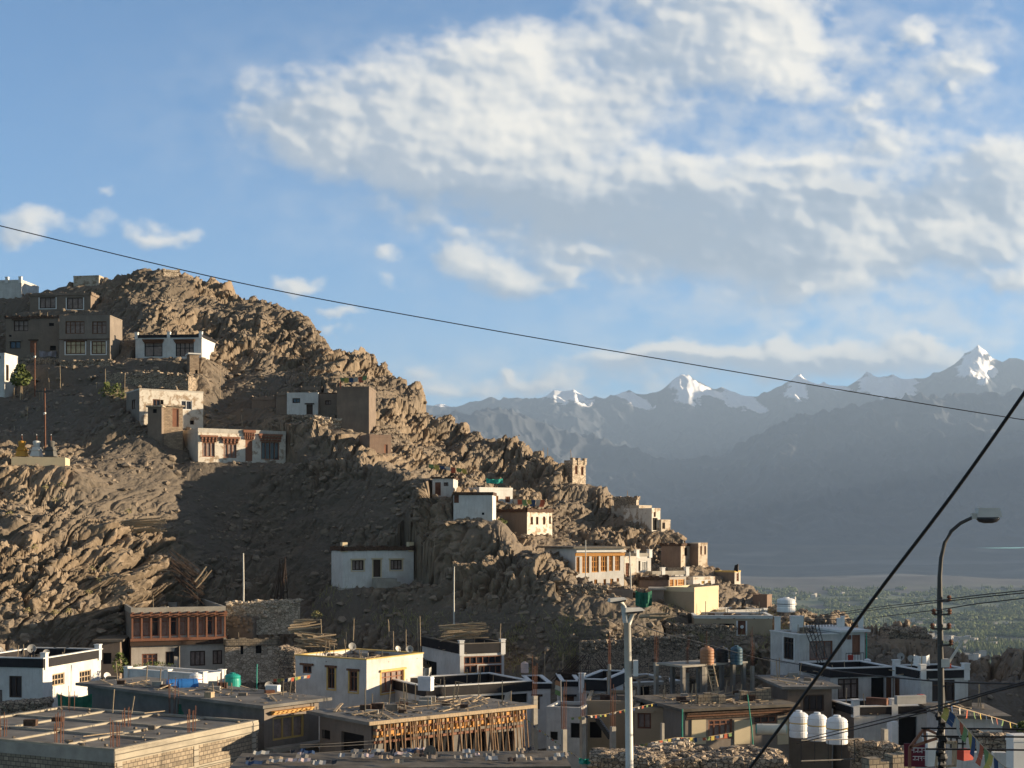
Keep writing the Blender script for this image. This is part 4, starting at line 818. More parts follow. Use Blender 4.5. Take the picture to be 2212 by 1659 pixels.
for i in range(11):
    x = hD['w'] * (.01 + i * .098); k = MB(); fbox(k, hD['P']['F'], x - .07, x + .07, zg1 + .1, zg2 + .02, -.22, -.02); k.build('gallery_post', M['redw'], hD['e'])
    k = MB(); fbox(k, hD['P']['F'], x - .16, x + .16, zg2 + .16, zg2 + .21, -.55, .0); fbox(k, hD['P']['F'], x - .09, x + .09, zg2 + .36, zg2 + .46, -.62, .0); k.build('beam_end', M['redw'], hD['e'])
house('stone_house', 'half built stone house beside the timber gallery house', (205, 455), (700, 425), 740, 'G', th=14, Y=116, d=5, wall='rubw2', par='brush', pmat='block', ph=.55, win=[('F', 490, 450, 546, 590, dict(kind='hole')), ('F', 348, 480, 375, 600, dict(kind='hole'))])
house('mud_house', 'dark mud yard building between white house and timber gallery house', (900, 480), (1120, 470), 700, 'F', th=8, Y=113, d=5, wall='mud', par='slab', win=[('F', 960, 585, 1040, 690, dict(kind='hole'))])
hE = house('white_house', 'low white house with white corner blocks behind the blue barrels', (1885, 790), (2098, 752), 900, 'F', th=58, Y=92, uL=1165, wall='white', par='plain', ph=.45, cap='trimw', posts=[('F', 1905), ('F', 2080), ('L', 1185), ('L', 1560)], pz=.15)
hF_ = house('white_house', 'whitewashed house trimmed in yellow with a wide brown window', (1525, 652), (2050, 590), 992, 'G', th=None, Y=93, uL=862, wall='white2', par='plain', ph=.28, cap='yel', pmat='white2',
      win=[('F', 1662, 752, 1870, 945, dict(frame='redw', nx=4, trans=.72, jamb='yel', lint='yel')), ('L', 930, 702, 1012, 775, dict(frame='wood', nx=2, lint='wood')), ('L', 1165, 722, 1228, 916, dict(frame='wood', nx=2, lint='wood', jamb='yel', trans=.7)), ('L', 1367, 754, 1440, 945, dict(frame='redw', nx=2, lint='wood', jamb='yel', trans=.7))])
hG = house('white_house', 'white and black house with a tall brown glazed wooden front', (738, 505), (1150, 492), 880, 'H', th=24, Y=110, uL=385, wall='white', par='band', pmat='black', ph=.75, cap='roofm', posts=[('F', 745), ('F', 1140)], pz=.25,
      win=[('F', 775, 612, 1128, 690, dict(frame='redw', nx=6, nz=1)), ('F', 775, 698, 900, 850, dict(frame='redw', nx=2, nz=2)), ('F', 910, 698, 1128, 855, dict(frame='redw', nx=4, nz=2)), ('L', 410, 660, 520, 860, dict(kind='hole'))])
house('white_house', 'long white building with a heavy black parapet and open dark veranda', (430, 908), (1403, 850), 1100, 'H', th=None, Y=91, d=6, wall='white', par='band', pmat='black', ph=.62, cap='trimw', win=[('F', 940, 975, 1370, 1060, dict(kind='hole'))])
house('white_house', 'narrow white house with a curtained doorway right of the black parapet', (1405, 872), (1582, 866), 1300, 'H', th=6, Y=95, d=5, wall='white', par='band', pmat='black', ph=.35, cap='trimw', win=[('F', 1422, 992, 1482, 1112, dict(frame='dwood', lint='brush'))])
house('white_house', 'white courtyard house with a brown shutter in blue shade', (1690, 852), (1850, 848), 1200, 'H', th=2, Y=98, d=5, wall='white', par='band', pmat='black', ph=.35, cap='trimw', win=[('F', 1722, 992, 1802, 1100, dict(kind='door', frame='wood', lint='black'))])
house('white_house', 'white house with a deep black parapet behind the concrete pillars', (192, 830), (436, 872), 1150, 'I', th=-18, Y=94, d=6, wall='white', par='band', pmat='black', ph=.75, cap='trimw', posts=[('F', 215)], pz=.35, win=[('F', 262, 968, 302, 1030, dict(kind='hole'))])
house('white_house', 'low white building with corner blocks behind the lamp pole', (520, 875), (1130, 830), 1010, 'I', th=22, Y=98, d=5, wall='rubw', par='plain', ph=.2, pmat='conc', cap='trimw', posts=[('F', 545), ('F', 1000)], pz=.3, win=[('F', 760, 900, 850, 1030, dict(kind='hole'))])
house('white_house', 'low whitewashed yard walls with a dark opening under the flag', (1545, 1085), (1870, 1160), 1400, 'H', th=-16, Y=87, d=3, wall='white2', par='plain', ph=.2, win=[('F', 1580, 1320, 1650, 1400, dict(kind='hole')), ('F', 1770, 1240, 1860, 1380, dict(kind='hole'))])
house('tan_house', 'tan plastered house behind the black iron staircase', (258, 1030), (700, 1045), 1400, 'I', th=-6, Y=88, d=6, wall='ochre', par='plain', ph=.2, win=[('F', 290, 1230, 400, 1380, dict(kind='hole'))])
house('tan_house', 'tan house with one reddish curtained window left of the green pole', (706, 1092), (1150, 1112), 1440, 'I', th=-10, Y=83, d=6, wall='ochre', par='plain', ph=.25, win=[('F', 735, 1145, 862, 1292, dict(frame='rust_', nx=2, pane='drape', lint='ochre')), ('F', 1075, 1210, 1122, 1262, dict(frame='dwood', nx=2))])
hH = house('cream_house', 'cream walled house with brick parapets and water tanks on a stand', (1182, 1122), (2152, 1075), 1440, 'I', th=None, Y=80, d=6, wall='mud2', par='slab', over=.3, roof='roofm',
      win=[('F', 1398, 1205, 1622, 1392, dict(frame='redw', nx=4, pane='drape', trans=.75)), ('F', 1820, 1172, 2036, 1246, dict(frame='redw', nx=3))])
for (a, b) in ((1238, 1370), (1636, 1782), (2040, 2140)):
    s0, z0_ = hH['onface']('F', a, 1440); s1, z1_ = hH['onface']('F', b, 1205); fz = MB(); fbox(fz, hH['P']['F'], s0, s1, z0_, z1_, -.06, .0); fz.build('plaster_panel', M['cream'], hH['e'])
for i in range(3):
    s0, za = hH['onface']('F', 1500, 1190 - i * 24); band(hH, 'F', 0, hH['w'], za, za + .12, 'brush' if i != 1 else 'wood', 'cornice', -.12 - .08 * i)
house('shed', 'mud brick shed with a flat grey roof left of the white building', (8, 915), (418, 925), 1200, 'J', th=4, Y=84, d=6, wall='mud', par='slab', over=.3, roof='slab', win=[('F', 150, 975, 345, 1130, dict(frame='dwood', nx=3, pane='glass'))])
# big white building on the right: three stepped volumes
kw = dict(frame='dwood')
house('white_building', 'upper storey of the stepped white building with a wide brown window', (660, 668), (1388, 655), 1250, 'N', th=18, Y=99, uL=150, wall='white2', par='plain', ph=.12, cap='trimw',
      win=[('F', 828, 768, 1235, 1098, dict(frame='redw', nx=3, pane='glass')), ('L', 380, 708, 556, 1090, dict(frame='dwood', nx=3, trans=.75, jamb='trimw'))])
house('white_building', 'cream roofed bay with a tall brown door on the stepped white building', (1392, 612), (1790, 598), 1210, 'N', th=16, Y=100, d=5, wall='white', par='slab', over=.15, roof='trimw', win=[('F', 1572, 662, 1712, 1012, dict(kind='door', frame='redw')), ('F', 1480, 668, 1560, 745, dict(frame='redw', nx=2))])
house('white_building', 'middle storey of the stepped white building with a long black parapet', (405, 735), (985, 706), 1060, 'J', th=14, Y=90, uL=125, wall='white2', par='band', pmat='black', ph=.55, cap='trimw',
      win=[('F', 475, 822, 668, 1015, dict(frame='dwood', nx=3, trans=.72)), ('F', 785, 815, 912, 1040, dict(kind='hole')), ('F', 925, 815, 975, 1010, dict(kind='door', frame='wood')), ('L', 190, 790, 262, 860, dict(kind='hole'))])
house('white_building', 'right wing of the stepped white building with dishes on its roof', (1250, 752), (1690, 735), 1090, 'J', th=14, Y=87, uL=1000, wall='white2', par='band', pmat='black', ph=.5, cap='trimw', posts=[('F', 1265), ('F', 1672), ('L', 1010)], pz=.35,
      win=[('F', 1355, 838, 1568, 1036, dict(frame='dwood', nx=3, trans=.75)), ('L', 1005, 815, 1050, 1000, dict(kind='door', frame='wood'))])
house('white_building', 'ground storey of the stepped white building with a black rimmed terrace', (625, 1092), (1330, 1085), 1500, 'J', th=10, Y=82, uL=430, wall='white2', wallL='mud', par='band', pmat='black', ph=.45, cap='trimw', posts=[('F', 640), ('F', 1000)], pz=.4,
      win=[('F', 1042, 1182, 1215, 1498, dict(kind='hole'))])
house('yard_house', 'low pale yard building right of the tall lamp post', (1500, 1185), (2010, 1200), 1370, 'J', th=-4, Y=76, d=5, wall='white2', par='slab', over=.25, roof='roofm')
# grey house with carved window, unfinished timber house, stone block house in front
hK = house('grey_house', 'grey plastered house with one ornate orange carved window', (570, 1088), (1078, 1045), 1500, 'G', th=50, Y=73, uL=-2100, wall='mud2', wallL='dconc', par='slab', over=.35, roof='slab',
      win=[('F', 650, 1172, 942, 1385, dict(frame='yel', nx=3, pane='glass'))])
s0, z0_ = hK['onface']('F', 628, 1165); s1, z1_ = hK['onface']('F', 1000, 1070); fz = MB(); hh = (z1_ - z0_)
for i in range(3): fbox(fz, hK['P']['F'], s0 - .0, s1 + .0, z0_ + hh * i / 3, z0_ + hh * (i + .28) / 3, -.16 - .10 * i, .02)
fz.build('carved_lintel', M['orng'], hK['e'])
for i in range(2):
    for j in range(9):
        x = s0 + .12 + (s1 - s0 - .24) * j / 8; k = MB(); fbox(k, hK['P']['F'], x - .09, x + .09, z0_ + hh * (i + .3) / 3 + .02, z0_ + hh * (i + 1) / 3 - .01, -.24 - .1 * i, .0); k.build('corbel', M['yel'], hK['e'])
fz = MB(); s0, z0_ = hK['onface']('F', 520, 1520); s1, _ = hK['onface']('F', 1150, 1480); fbox(fz, hK['P']['F'], .0, s1, z0_, z0_ + .22, -.7, 0); fz.build('ledge', M['conc'], hK['e'])
hL = house('unfinished_house', 'unfinished house whose roof slab rests on many bare log props', (1568, 1240), (2982, 1092), 1600, 'G', th=None, Y=70, uL=1088, wall='dconc', wallL='mud2', par='slab', over=.35, roof='dconc', ext=5.5,
      win=[('F', 1690, 1360, 1950, 1600, dict(kind='hole')), ('F', 2080, 1340, 2330, 1600, dict(kind='hole')), ('F', 2420, 1330, 2640, 1600, dict(kind='hole')), ('F', 2700, 1320, 2900, 1560, dict(kind='hole')), ('L', 1110, 1305, 1185, 1390, dict(kind='hole')), ('L', 1290, 1335, 1500, 1560, dict(kind='hole'))])
P_ = hL['P']['F']; Hh = hL['H']; M['propw'] = mk('prop_wood', (.27, .175, .105), rough=.85, var=.3, kind='wood', bump=.1)
for i in range(40):                                   # props under the roof edge
    x = .2 + (hL['w'] - .3) * i / 39 + rnd.uniform(-.1, .1); k = MB(); l1, l2 = rnd.uniform(-.25, .25), rnd.uniform(-.3, .3)
    k.tube([Vector(P_(x, -4.6, -.95 + l2)), Vector(P_(x + l1 * .5, -2, -.8 + l2 * .5)), Vector(P_(x + l1, Hh - .05, -.42))], [.05, .045, .035], 6); k.build('prop', M['propw'], hL['e'])
k = MB(); fbox(k, P_, -.5, hL['w'] + .5, Hh - .02, Hh + .16, -.6, -.5); k.build('edge_board', M['logs'], hL['e'])
for i in range(3):
    k = MB(); fbox(k, P_, .1, hL['w'] - .1, Hh - .40 - .32 * i, Hh - .28 - .32 * i, -.28 + .07 * i, .0); k.build('carved_beam', M['orng' if i == 1 else 'redw'], hL['e'])
for i in range(34):
    x = .2 + (hL['w'] - .4) * i / 33; k = MB()
    for r_ in range(2): fbox(k, P_, x - .09, x + .09, Hh - .27 - .33 * r_, Hh - .1 - .32 * r_, -.40 + .07 * r_, -.02)
    k.build('bracket', M['orng'] if i % 2 else M['logs'], hL['e'])
hM = house('block_house', 'unfinished stone block house with rebar sticking out of its flat slab', (1070, 1482), (2407, 1230), 1900, 'F', th=64, Y=62, uL=-900, wall='block', par='plain', pmat='form', ph=.10, thick=.3, roof='slab')
band(hM, 'F', -.02, hM['w'] + .02, hM['H'] - .62, hM['H'] - .10, 'form', 'ring_beam', -.05); band(hM, 'L', -.02, hM['d'] + .02, hM['H'] - .62, hM['H'] - .10, 'conc', 'ring_beam', -.05)
for x in (.3, 5.6, hM['w'] - .35): band(hM, 'F', x - .17, x + .17, -8, hM['H'] - .625, 'form', 'column', -.03)
band(hM, 'F', 0, hM['w'], hM['H'] - 1.75, hM['H'] - 1.58, 'form', 'tie_band', -.02)
for i in range(1, 4):
    k = MB(); y = hM['d'] * i / 4; k.box(.3, hM['w'] - .3, y - .12, y + .12, hM['rz'] - .02, hM['rz'] + .07); k.build('upstand', M['form'], hM['e'])
for i in range(1, 3):
    k = MB(); x = hM['w'] * i / 3; k.box(x - .11, x + .11, .3, hM['d'] - .3, hM['rz'] - .02, hM['rz'] + .075); k.build('upstand', M['form'], hM['e'])
house('white_house', 'lone white house with cream corner blocks and a broken tile edged parapet', (918, 372), (1950, 374), 965, 'P', th=24, uL=756, wall='white', par='brush', ph=.38, pmat='brush', foot='conc',
      win=[('F', 1055, 575, 1222, 720, dict(frame='dwood', nx=3, pane='drape', jamb='cream', lint='cream')), ('F', 1362, 566, 1468, 818, dict(kind='door', frame='dwood', jamb='cream', lint='cream')), ('F', 1612, 570, 1778, 712, dict(frame='dwood', nx=3, pane='drape', jamb='cream', lint='cream'))])
hQ = HOUSES[-1]
for x in (.25, hQ['w'] - .25): k = MB(); k.box(x - .3, x + .2, -.1, .4, hQ['H'] - .5, hQ['H'] + .38); k.build('corner_post', M['cream'], hQ['e'])
k = MB(); s0, z0_ = hQ['onface']('F', 1330, 1060); s1, z1_ = hQ['onface']('F', 1600, 830); k.box(s0, s1, -1.6, -.27, z0_ - 1.5, z1_)
for i in range(5): k.box(s1 + i * .35, s1 + (i + 1) * .35, -1.6, -.27, z0_ - 1.5, z1_ - .32 * (i + 1))
k.build('entrance_steps', M['conc'], hQ['e'])
# ================= stupas =================
def on_hill(u, v, dy=0.0):
    Y = hit(u, v) + dy; return PX(u, v, Y)
def stupa(label, x, mat, Z='S'):
    u, vb = zc(Z, x, 1098); Y = YS; s = 1.0; p = PX(u, vb, Y); e = empty('stupa', p, -.1, label, 'stupa', 'three stupas on one platform'); e.scale = (.5, .5, .6); m = M[mat]
    k = MB(); k.lathe((0, 0, 0), [(1.28, 0), (1.28, .12), (1.0, .85), (1.22, .98), (1.22, 1.1), (.95, 1.12), (.8, 1.5)], 4, sq=True); k.build('base', m, e)
    k = MB(); k.lathe((0, 0, 1.45), [(.52, 0), (.60, .35), (.70, .80), (.68, .92), (.45, 1.02), (.28, 1.05)], 14); k.build('dome', m, e, True)
    k = MB(); k.lathe((0, 0, 2.48), [(.16, 0), (.12, .25), (.16, .27), (.09, .6), (.13, .62), (.03, .85)], 8); sp = k.build('spire', M['rust_' if mat != 'x' else mat], e)
    k = MB(); k.blob((0, 0, 3.42), .10, jit=.05); k.build('finial', M['trimw'], sp)
mk('ochre_limewash', (.55, .28, .05), var=.12, bump=.04); M['stoch'] = MC['ochre_limewash']; M['stgrey'] = mk('grey_limewash', (.12, .115, .105), var=.15, bump=.05)
M['redpaint'] = mk('red_paint', (.42, .05, .03), rough=.6, var=.12, bump=0)
up_, vp_ = zc('S', 476, 1230); YS = hit(up_, vp_ + 8) - .6
house('stupa_platform', 'long cream plastered platform carrying three stupas', (140, 1100), (812, 1104), 1205, 'S', th=10, Y=YS - 1.2, d=3.2, cat='platform', wall='cream', par='none', roof='pale', ext=1.6)
hZ = HOUSES[-1]; pad(hZ['A'][0], hZ['A'][1], hZ['th'], hZ['w'], hZ['d'], hZ['zb'])
stupa('yellow ochre stupa on the cream platform', 272, 'stoch'); stupa('white stupa on the cream platform between yellow and grey ones', 455, 'white'); stupa('dark grey stupa on the cream platform', 635, 'stgrey')
# ================= poles, sticks =================
def pole(label, Z, x, y0, y1, r=.05, mat='logs', x0=None, Y=None, name='pole', cat='pole', group=None, dy=0, below=.8, extra=None):
    u1, v1 = zc(Z, x, y1); u0, v0 = zc(Z, x if x0 is None else x0, y0); YY = Y or (hit(u1, v1) + dy); a = PX(u1, v1, YY); b = PX(u0, v0, YY)
    k = MB(); k.tube([a - Vector((0, 0, below)), a + (b - a) * .5 + Vector((rnd.uniform(-.03, .03), 0, 0)), b], [r, r * .9, r * .7], 6); o = k.build(name, M[mat] if isinstance(mat, str) else mat, None)
    for vv in o.data.vertices: vv.co -= a
    o.location = a; tag(o, label, cat, group, 'thing'); return o, a, b
def polepart(o, name, mat, fn):
    k = MB(); fn(k); return k.build(name, M[mat], o)
o, a, b = pole('rusty telephone pole with a white insulator below the brown mud houses', 'A', 303, 775, 1240, .09, 'rust_'); polepart(o, 'insulator', 'trimw', lambda k: k.blob(b - a + Vector((0, 0, -1.6)), .16))
o, a, b = pole('tall dark red utility pole rising behind the stupas', 'S', 562, 250, 960, .10, 'rust_', x0=556)
polepart(o, 'crossarm', 'steel', lambda k: k.bar(b - a + Vector((-.9, 0, -.3)), b - a + Vector((.9, 0, -.3)), .1)); polepart(o, 'insulator', 'trimw', lambda k: k.blob(b - a + Vector((0, 0, -2.6)), .15))
pole('tall slim white topped pole in front of the dark gully', 'O', 525.5, 1195, 1338, .075, 'galv', Y=121)
pole('slim pale pole in front of the shaded slope left of the long black parapet', 'O', 981, 1224, 1360, .07, 'galv', Y=117)
pole('white pole standing in front of the orange windowed house', 'D', 293, 1040, 1540, .05, 'galv', dy=-1.5)
o, a, b = pole('striped prayer flag pole right of the orange windowed house', 'D', 790, 1170, 1610, .07, 'galv', x0=772, dy=-1.2)
STK = [('A', 525, 970, 1155), ('A', 1085, 1030, 1268), ('A', 915, 1000, 1225), ('A', 1918, 985, 1240), ('A', 837, 1120, 1205), ('A', 430, 1080, 1150), ('A', 540, 1155, 1210), ('A', 120, 1120, 1255), ('A', 198, 1120, 1245), ('A', 232, 1340, 1470), ('S', 180, 715, 860), ('S', 262, 715, 830), ('S', 525, 265, 430), ('S', 490, 300, 430),
       ('A', 2112, 1400, 1520), ('B', 92, 885, 965), ('B', 262, 875, 985), ('H', 1530, 570, 720), ('H', 1695, 590, 760), ('H', 1870, 660, 790), ('H', 1115, 310, 480), ('G', 1105, 270, 440), ('G', 1400, 265, 380), ('G', 1330, 390, 500), ('G', 1775, 380, 520), ('G', 1895, 365, 560), ('H', 370, 240, 560), ('H', 350, 260, 540), ('H', 75, 270, 340), ('H', 232, 365, 500),
       ('D', 745, 500, 570), ('D', 135, 55, 160), ('C', 1492, 175, 250), ('C', 1535, 175, 250)]
SD = ['above the tree at the left edge, tallest of three', 'beside the tall stone enclosure, on its right', 'beside the stone enclosure, on its left', 'below the sunlit crag right of the rough plastered stone house', 'short one standing left of the enclosure bushes', 'short one on the dirt slope below the striped blanket', 'tiny one leaning low on the open dirt slope', 'at the foot of the tall white house at the left edge', 'just right of the leafy tree at the left edge', 'bent one above the yellow ochre stupa', 'behind the yellow ochre stupa, leftmost', 'right behind the yellow ochre stupa', 'touching the dark red utility pole on its left', 'leaning left beside the dark red utility pole', 'standing on the long low house with carved windows', 'on the slope left of the dry stone terrace', 'on the right end of the long low house with carved windows', 'alone in front of the shaded slope above the black parapet', 'slanting one above the Indian flag', 'on the corner block of the deep black parapet', 'on the right corner post of the brown glazed front', 'leaning above the pale poles stack', 'slanting behind the dish on the yellow trimmed house', 'leaning one behind the yellow trimmed house roof', 'behind the left dish pair of the yellow trimmed house', 'between the dish pair of the yellow trimmed house', 'tallest one at the corner of the yellow trimmed house', 'second tallest at the corner of the yellow trimmed house', 'short pale one above the firewood', 'in the timber pile behind the yellow trimmed house', 'on the roof of the long dark ridge house', 'beside the stone tower on the ridge', 'left one of a pair standing on the ridge line', 'right one of a pair standing on the ridge line']
for i, (Z, x, y0, y1) in enumerate(STK):
    hillish = Z in 'ASBCDE'
    pole('thin stick ' + SD[i], Z, x, y0, y1, .035, 'logs', x0=x + rnd.uniform(-10, 10), Y=None if hillish else (107 if y1 > 600 else 112), name='stick', cat='stick', group='thin sticks standing about the slope and roofs')
# pillars of unfinished concrete frames with rebar on top
for i, (Z, x0, x1, y0, y1, Y, lb) in enumerate([('L', 1450, 1495, 240, 545, 92, 'slim concrete pillar in front of the deep black parapet'), ('L', 770, 855, 1185, 1700, 66, 'square concrete pillar catching sun at the bottom by the flag string'), ('L', 1045, 1130, 995, 1420, 80, 'shaded concrete pillar in the yard left of the iron staircase'),
        ('L', 1480, 1565, 1145, 1520, 72, 'concrete pillar with tall rusty bars just left of the lamp pole'), ('L', 345, 430, 700, 1480, 82, 'brown concrete pillar before the curtained doorway'), ('I', 888, 932, 672, 970, 92, 'sunlit concrete pillar with tall bars right of the lamp pole'), ('I', 950, 985, 1240, 1480, 72, 'short concrete pillar at the end of the tan house'),
        ('I', 1790, 1826, 706, 880, 92, 'concrete pillar at the right end of the tank stand'), ('I', 1345, 1385, 710, 975, 90, 'concrete pillar under the middle of the tank stand'), ('I', 1185, 1218, 770, 970, 90, 'mottled concrete pillar at the left end of the tank stand'), ('I', 735, 762, 850, 1030, 92, 'small pale concrete pillar beside the red doorway'), ('J', 880, 940, 1295, 1500, 74, 'pale concrete pillar in front of the ground storey wall')]):
    u0, v1 = zc(Z, x0, y1); u1, v0 = zc(Z, x1, y0); p = PX((u0 + u1) / 2, v1, Y); w = (u1 - u0) / F * Y / 2 * .8; h = (v1 - v0) / F * Y; e = empty('concrete_pillar', p, .5, lb, 'pillar', 'unfinished concrete pillars')
    k = MB(); k.box(-w, w, -w, w, -3, h); k.build('shaft', M['conc'], e)
    if i not in (10, 6, 11):
        for q in range(4): k = MB(); px_, py_ = (-1 if q % 2 else 1) * w * .6, (-1 if q > 1 else 1) * w * .6; k.tube([(px_, py_, h - .1), (px_ * 1.2, py_ * 1.2, h + rnd.uniform(1.2, 2.6))], .02, 4); k.build('rebar', M['rust_'], e)
# rebar bundles on the block house slab
def rebar(label, Z, x, y, Y, hgt, n=4, sp=.16):
    u, v = zc(Z, x, y); p = PX(u, v, Y); e = empty('rebar_cluster', p, .4, label, 'rebar', 'rebar clusters on slabs')
    for q in range(n): k = MB(); a_ = 6.28 * q / n; r_ = sp * (1 + .2 * rnd.random()); k.tube([(r_ * math.cos(a_), r_ * math.sin(a_), -.1), (r_ * math.cos(a_) * 1.15, r_ * math.sin(a_) * 1.15, hgt * rnd.uniform(.7, 1.1))], .016, 4); k.build('bar', M['rust_'], e)
def yslab(Z, y): return (hM['zb'] + hM['rz']) * F / (HV - zc(Z, 0, y)[1])
for x, y, h_, lb in ((548, 1425, 1.1, 'second from the left edge'), (1075, 1462, 1.3, 'at the nearest corner'), (1785, 1330, 1.2, 'along the sunlit edge'), (1180, 1270, 1.0, 'in the middle of the slab'), (20, 1360, 1.0, 'at the left picture edge'), (560, 1270, .7, 'on the far side of the slab')):
    rebar('bundle of rusty rebar on the block house roof ' + lb, 'F', x, y, yslab('F', y), h_, 6)
rebar('tall rusty rebar against the dark wall behind the block house', 'F', 1618, 1160, 76, 1.9, 5, .22); rebar('rusty rebar in front of the green netting', 'F', 625, 1215, 76, 1.7, 5, .3); rebar('rebar beside the teal tank on the grey roof', 'F', 2065, 950, 80, 1.2, 4)
# ================= lamp posts =================
YL = 36.0
def pl(u, v, Y=YL): return PX(u, v, Y)
e = empty('lamp_post', pl(1360, 1720), 0, 'pale twin headed street lamp post with one side in bright sun', 'street lamp'); o_ = Vector(e.location)
k = MB(); k.tube([pl(1361, 1760) - o_, pl(1358, 1500) - o_, pl(1355, 1345) - o_], [.105, .095, .088], 16); k.build('pole', M['galv'], e, True)
k = MB(); k.tube([pl(1352, 1345) - o_, pl(1347, 1310) - o_, pl(1340, 1297) - o_], [.075, .07, .06], 10); k.tube([pl(1357, 1352) - o_, pl(1362, 1338) - o_, pl(1368, 1322) - o_], [.06, .055, .05], 10); k.build('arm', M['galv'], e, True)
def head(c, w, h, d, ang, glow='galv'):
    k = MB(); k.hexa([(-w, -d, 0), (w * .8, -d * .8, 0), (w * .8, d * .8, 0), (-w, d, 0), (-w * .9, -d * .7, h), (w * .5, -d * .5, h * .7), (w * .5, d * .5, h * .7), (-w * .9, d * .7, h)])
    o = k.build('lamp_head', M['galv'], e); o.location = c - o_; o.rotation_euler = (0, R(ang), .2); k = MB(); k.box(-w * .7, w * .6, -d * .6, d * .6, -.05, -.005); k.build('lens', M['glass'], o)
head(pl(1337, 1297), .27, .09, .14, -8); head(pl(1372, 1320), .30, .11, .16, -4)
k = MB(); k.box(.08, .2, -.1, .1, 0, .4); o = k.build('junction_box', M['trimw'], e); o.location = pl(1361, 1460) - o_
YP = 34.0
e = empty('street_lamp', PX(2036, 1720, YP), 0, 'tall dark utility pole with a curved arm and single street lamp', 'street lamp'); o_ = Vector(e.location)
pts = [(2036, 1760), (2033, 1500), (2030, 1300), (2030, 1245), (2033, 1205), (2041, 1172), (2055, 1147), (2075, 1130), (2100, 1118)]
k = MB(); k.tube([PX(a, b, YP) - o_ for a, b in pts], [.085, .08, .068, .055, .05, .045, .045, .042, .04], 12); k.build('pole', M['steel'], e, True)
c = PX(2134, 1117, YP) - o_; k = MB(); w = .30
k.hexa([(-w, -.16, 0), (w, -.16, 0), (w, .16, 0), (-w, .16, 0), (-w * .86, -.12, .22), (w * .8, -.12, .22), (w * .8, .12, .22), (-w * .86, .12, .22)]); k.box(-w - .1, -w + .02, -.06, .06, -.05, .09); o = k.build('lamp_head', M['galv'], e); o.location = c
k = MB(); k.lathe((0, 0, 0), [(.10, -.15), (.22, -.12), (.29, -.05), (.30, -.006)], 16); q = k.build('lens', M['glass'], o, True); q.scale = (1, .55, 1)
for i, (v, wl, wr) in enumerate(((1298, 8, 16), (1327, 17, 17), (1358, 20, 16), (1393, 6, 20))):
    k = MB(); k.bar(PX(2032 - wl, v, YP) - o_ + Vector((0, -.08, 0)), PX(2032 + wr, v, YP) - o_ + Vector((0, -.08, 0)), .045); ar = k.build('crossarm', M['steel'], e)
    for s_ in (-wl, wr):
        if abs(s_) > 10: k = MB(); k.lathe(tuple(PX(2032 + s_, v, YP) - o_ + Vector((0, -.08, 0))), [(.03, 0), (.06, .03), (.035, .06), (.06, .09), (.03, .14)], 8); k.build('insulator', M['rust_'], ar)
k = MB()
for i in range(9): v = 1545 + i * 13; k.blob(PX(2030 + rnd.uniform(-6, 4), v, YP) - o_ + Vector((0, -.12, 0)), (.11, .1, .12), jit=.4)
k.build('cable_tangle', M['cable'], e)
k = MB(); k.box(-.10, .10, -.1, .1, -.1, .1); k.bar((.1, 0, .0), (.45, 0, .55), .05); k.bar((.35, 0, .58), (.6, 0, .62), .12, .07); o = k.build('bracket_lamp', M['galv'], e); o.location = PX(2040, 1432, YP) - o_
# ================= cables =================
def cable(label, pts, r, mat='cable', n=10, name='cable', cat='cable', group=None):
    P3 = [PX(*p) for p in pts]; out = []
    for i in range(len(P3) - 1):                        # Catmull-Rom
        p0, p1, p2, p3 = P3[max(i - 1, 0)], P3[i], P3[i + 1], P3[min(i + 2, len(P3) - 1)]
        for j in range(n): t = j / n; out.append(.5 * ((2 * p1) + (p2 - p0) * t + (2 * p0 - 5 * p1 + 4 * p2 - p3) * t * t + (3 * p1 - p0 - 3 * p2 + p3) * t ** 3))
    out.append(P3[-1]); k = MB(); k.tube(out, r, 6); o = k.build(name, M[mat]); return tag(o, label, cat, group, 'thing')
cable('long thin wire crossing the whole sky from upper left to right', [(-60, 473, 24), (500, 607, 24.5), (1000, 702, 25), (1500, 788, 25.5), (2000, 873, 26), (2290, 919, 26.3)], .009)
cable('thick black cable slanting across the right of the view', [(2290, 735, 9.5), (2212, 850, 9.7), (2060, 1065, 10), (1880, 1302, 10.5), (1740, 1497, 11), (1560, 1740, 11.5)], .0132)
cable('upper wire of the pair reaching the top crossarm', [(1776, 1328, 60), (1900, 1311, 48), (2024, 1297, YP), (2120, 1285, 30), (2290, 1268, 26)], .012)
cable('lower wire of the pair reaching the top crossarm', [(1776, 1333, 60), (1900, 1316, 48), (2028, 1301, YP), (2120, 1290, 30), (2290, 1273, 26)], .012)
cable('single wire reaching the second crossarm', [(1880, 1335, 56), (2020, 1318, YP + .2), (2120, 1303, 30), (2290, 1284, 26)], .012)
cable('heavy sagging cable passing in front of the stepped white building', [(1650, 1420, 70), (1702, 1431, 62), (1830, 1452, 48), (2030, 1472, 36), (2290, 1478, 28)], .022)
cable('twin cable rising to the right in front of the lamp post, upper strand', [(1722, 1600, 60), (1850, 1568, 50), (2030, 1523, YP), (2150, 1490, 29), (2290, 1452, 25)], .016)
cable('twin cable rising to the right in front of the lamp post, lower strand', [(1722, 1606, 60), (1850, 1575, 50), (2030, 1530, YP), (2150, 1494, 29), (2290, 1460, 25)], .020)
cable('drooping wire from the twin headed lamp post to the white building', [(1375, 1349, YL), (1440, 1370, 45), (1505, 1386, 60), (1640, 1422, 80), (1700, 1433, 95)], .016)
cable('slack wire over the shaded slope, upper one', [(1180, 1450, 108), (1380, 1441, 108), (1560, 1430, 108), (1700, 1418, 108)], .022, 'wire'); cable('slack wire over the shaded slope, lower one', [(1340, 1487, 100), (1500, 1468, 102), (1640, 1455, 104)], .02, 'wire')
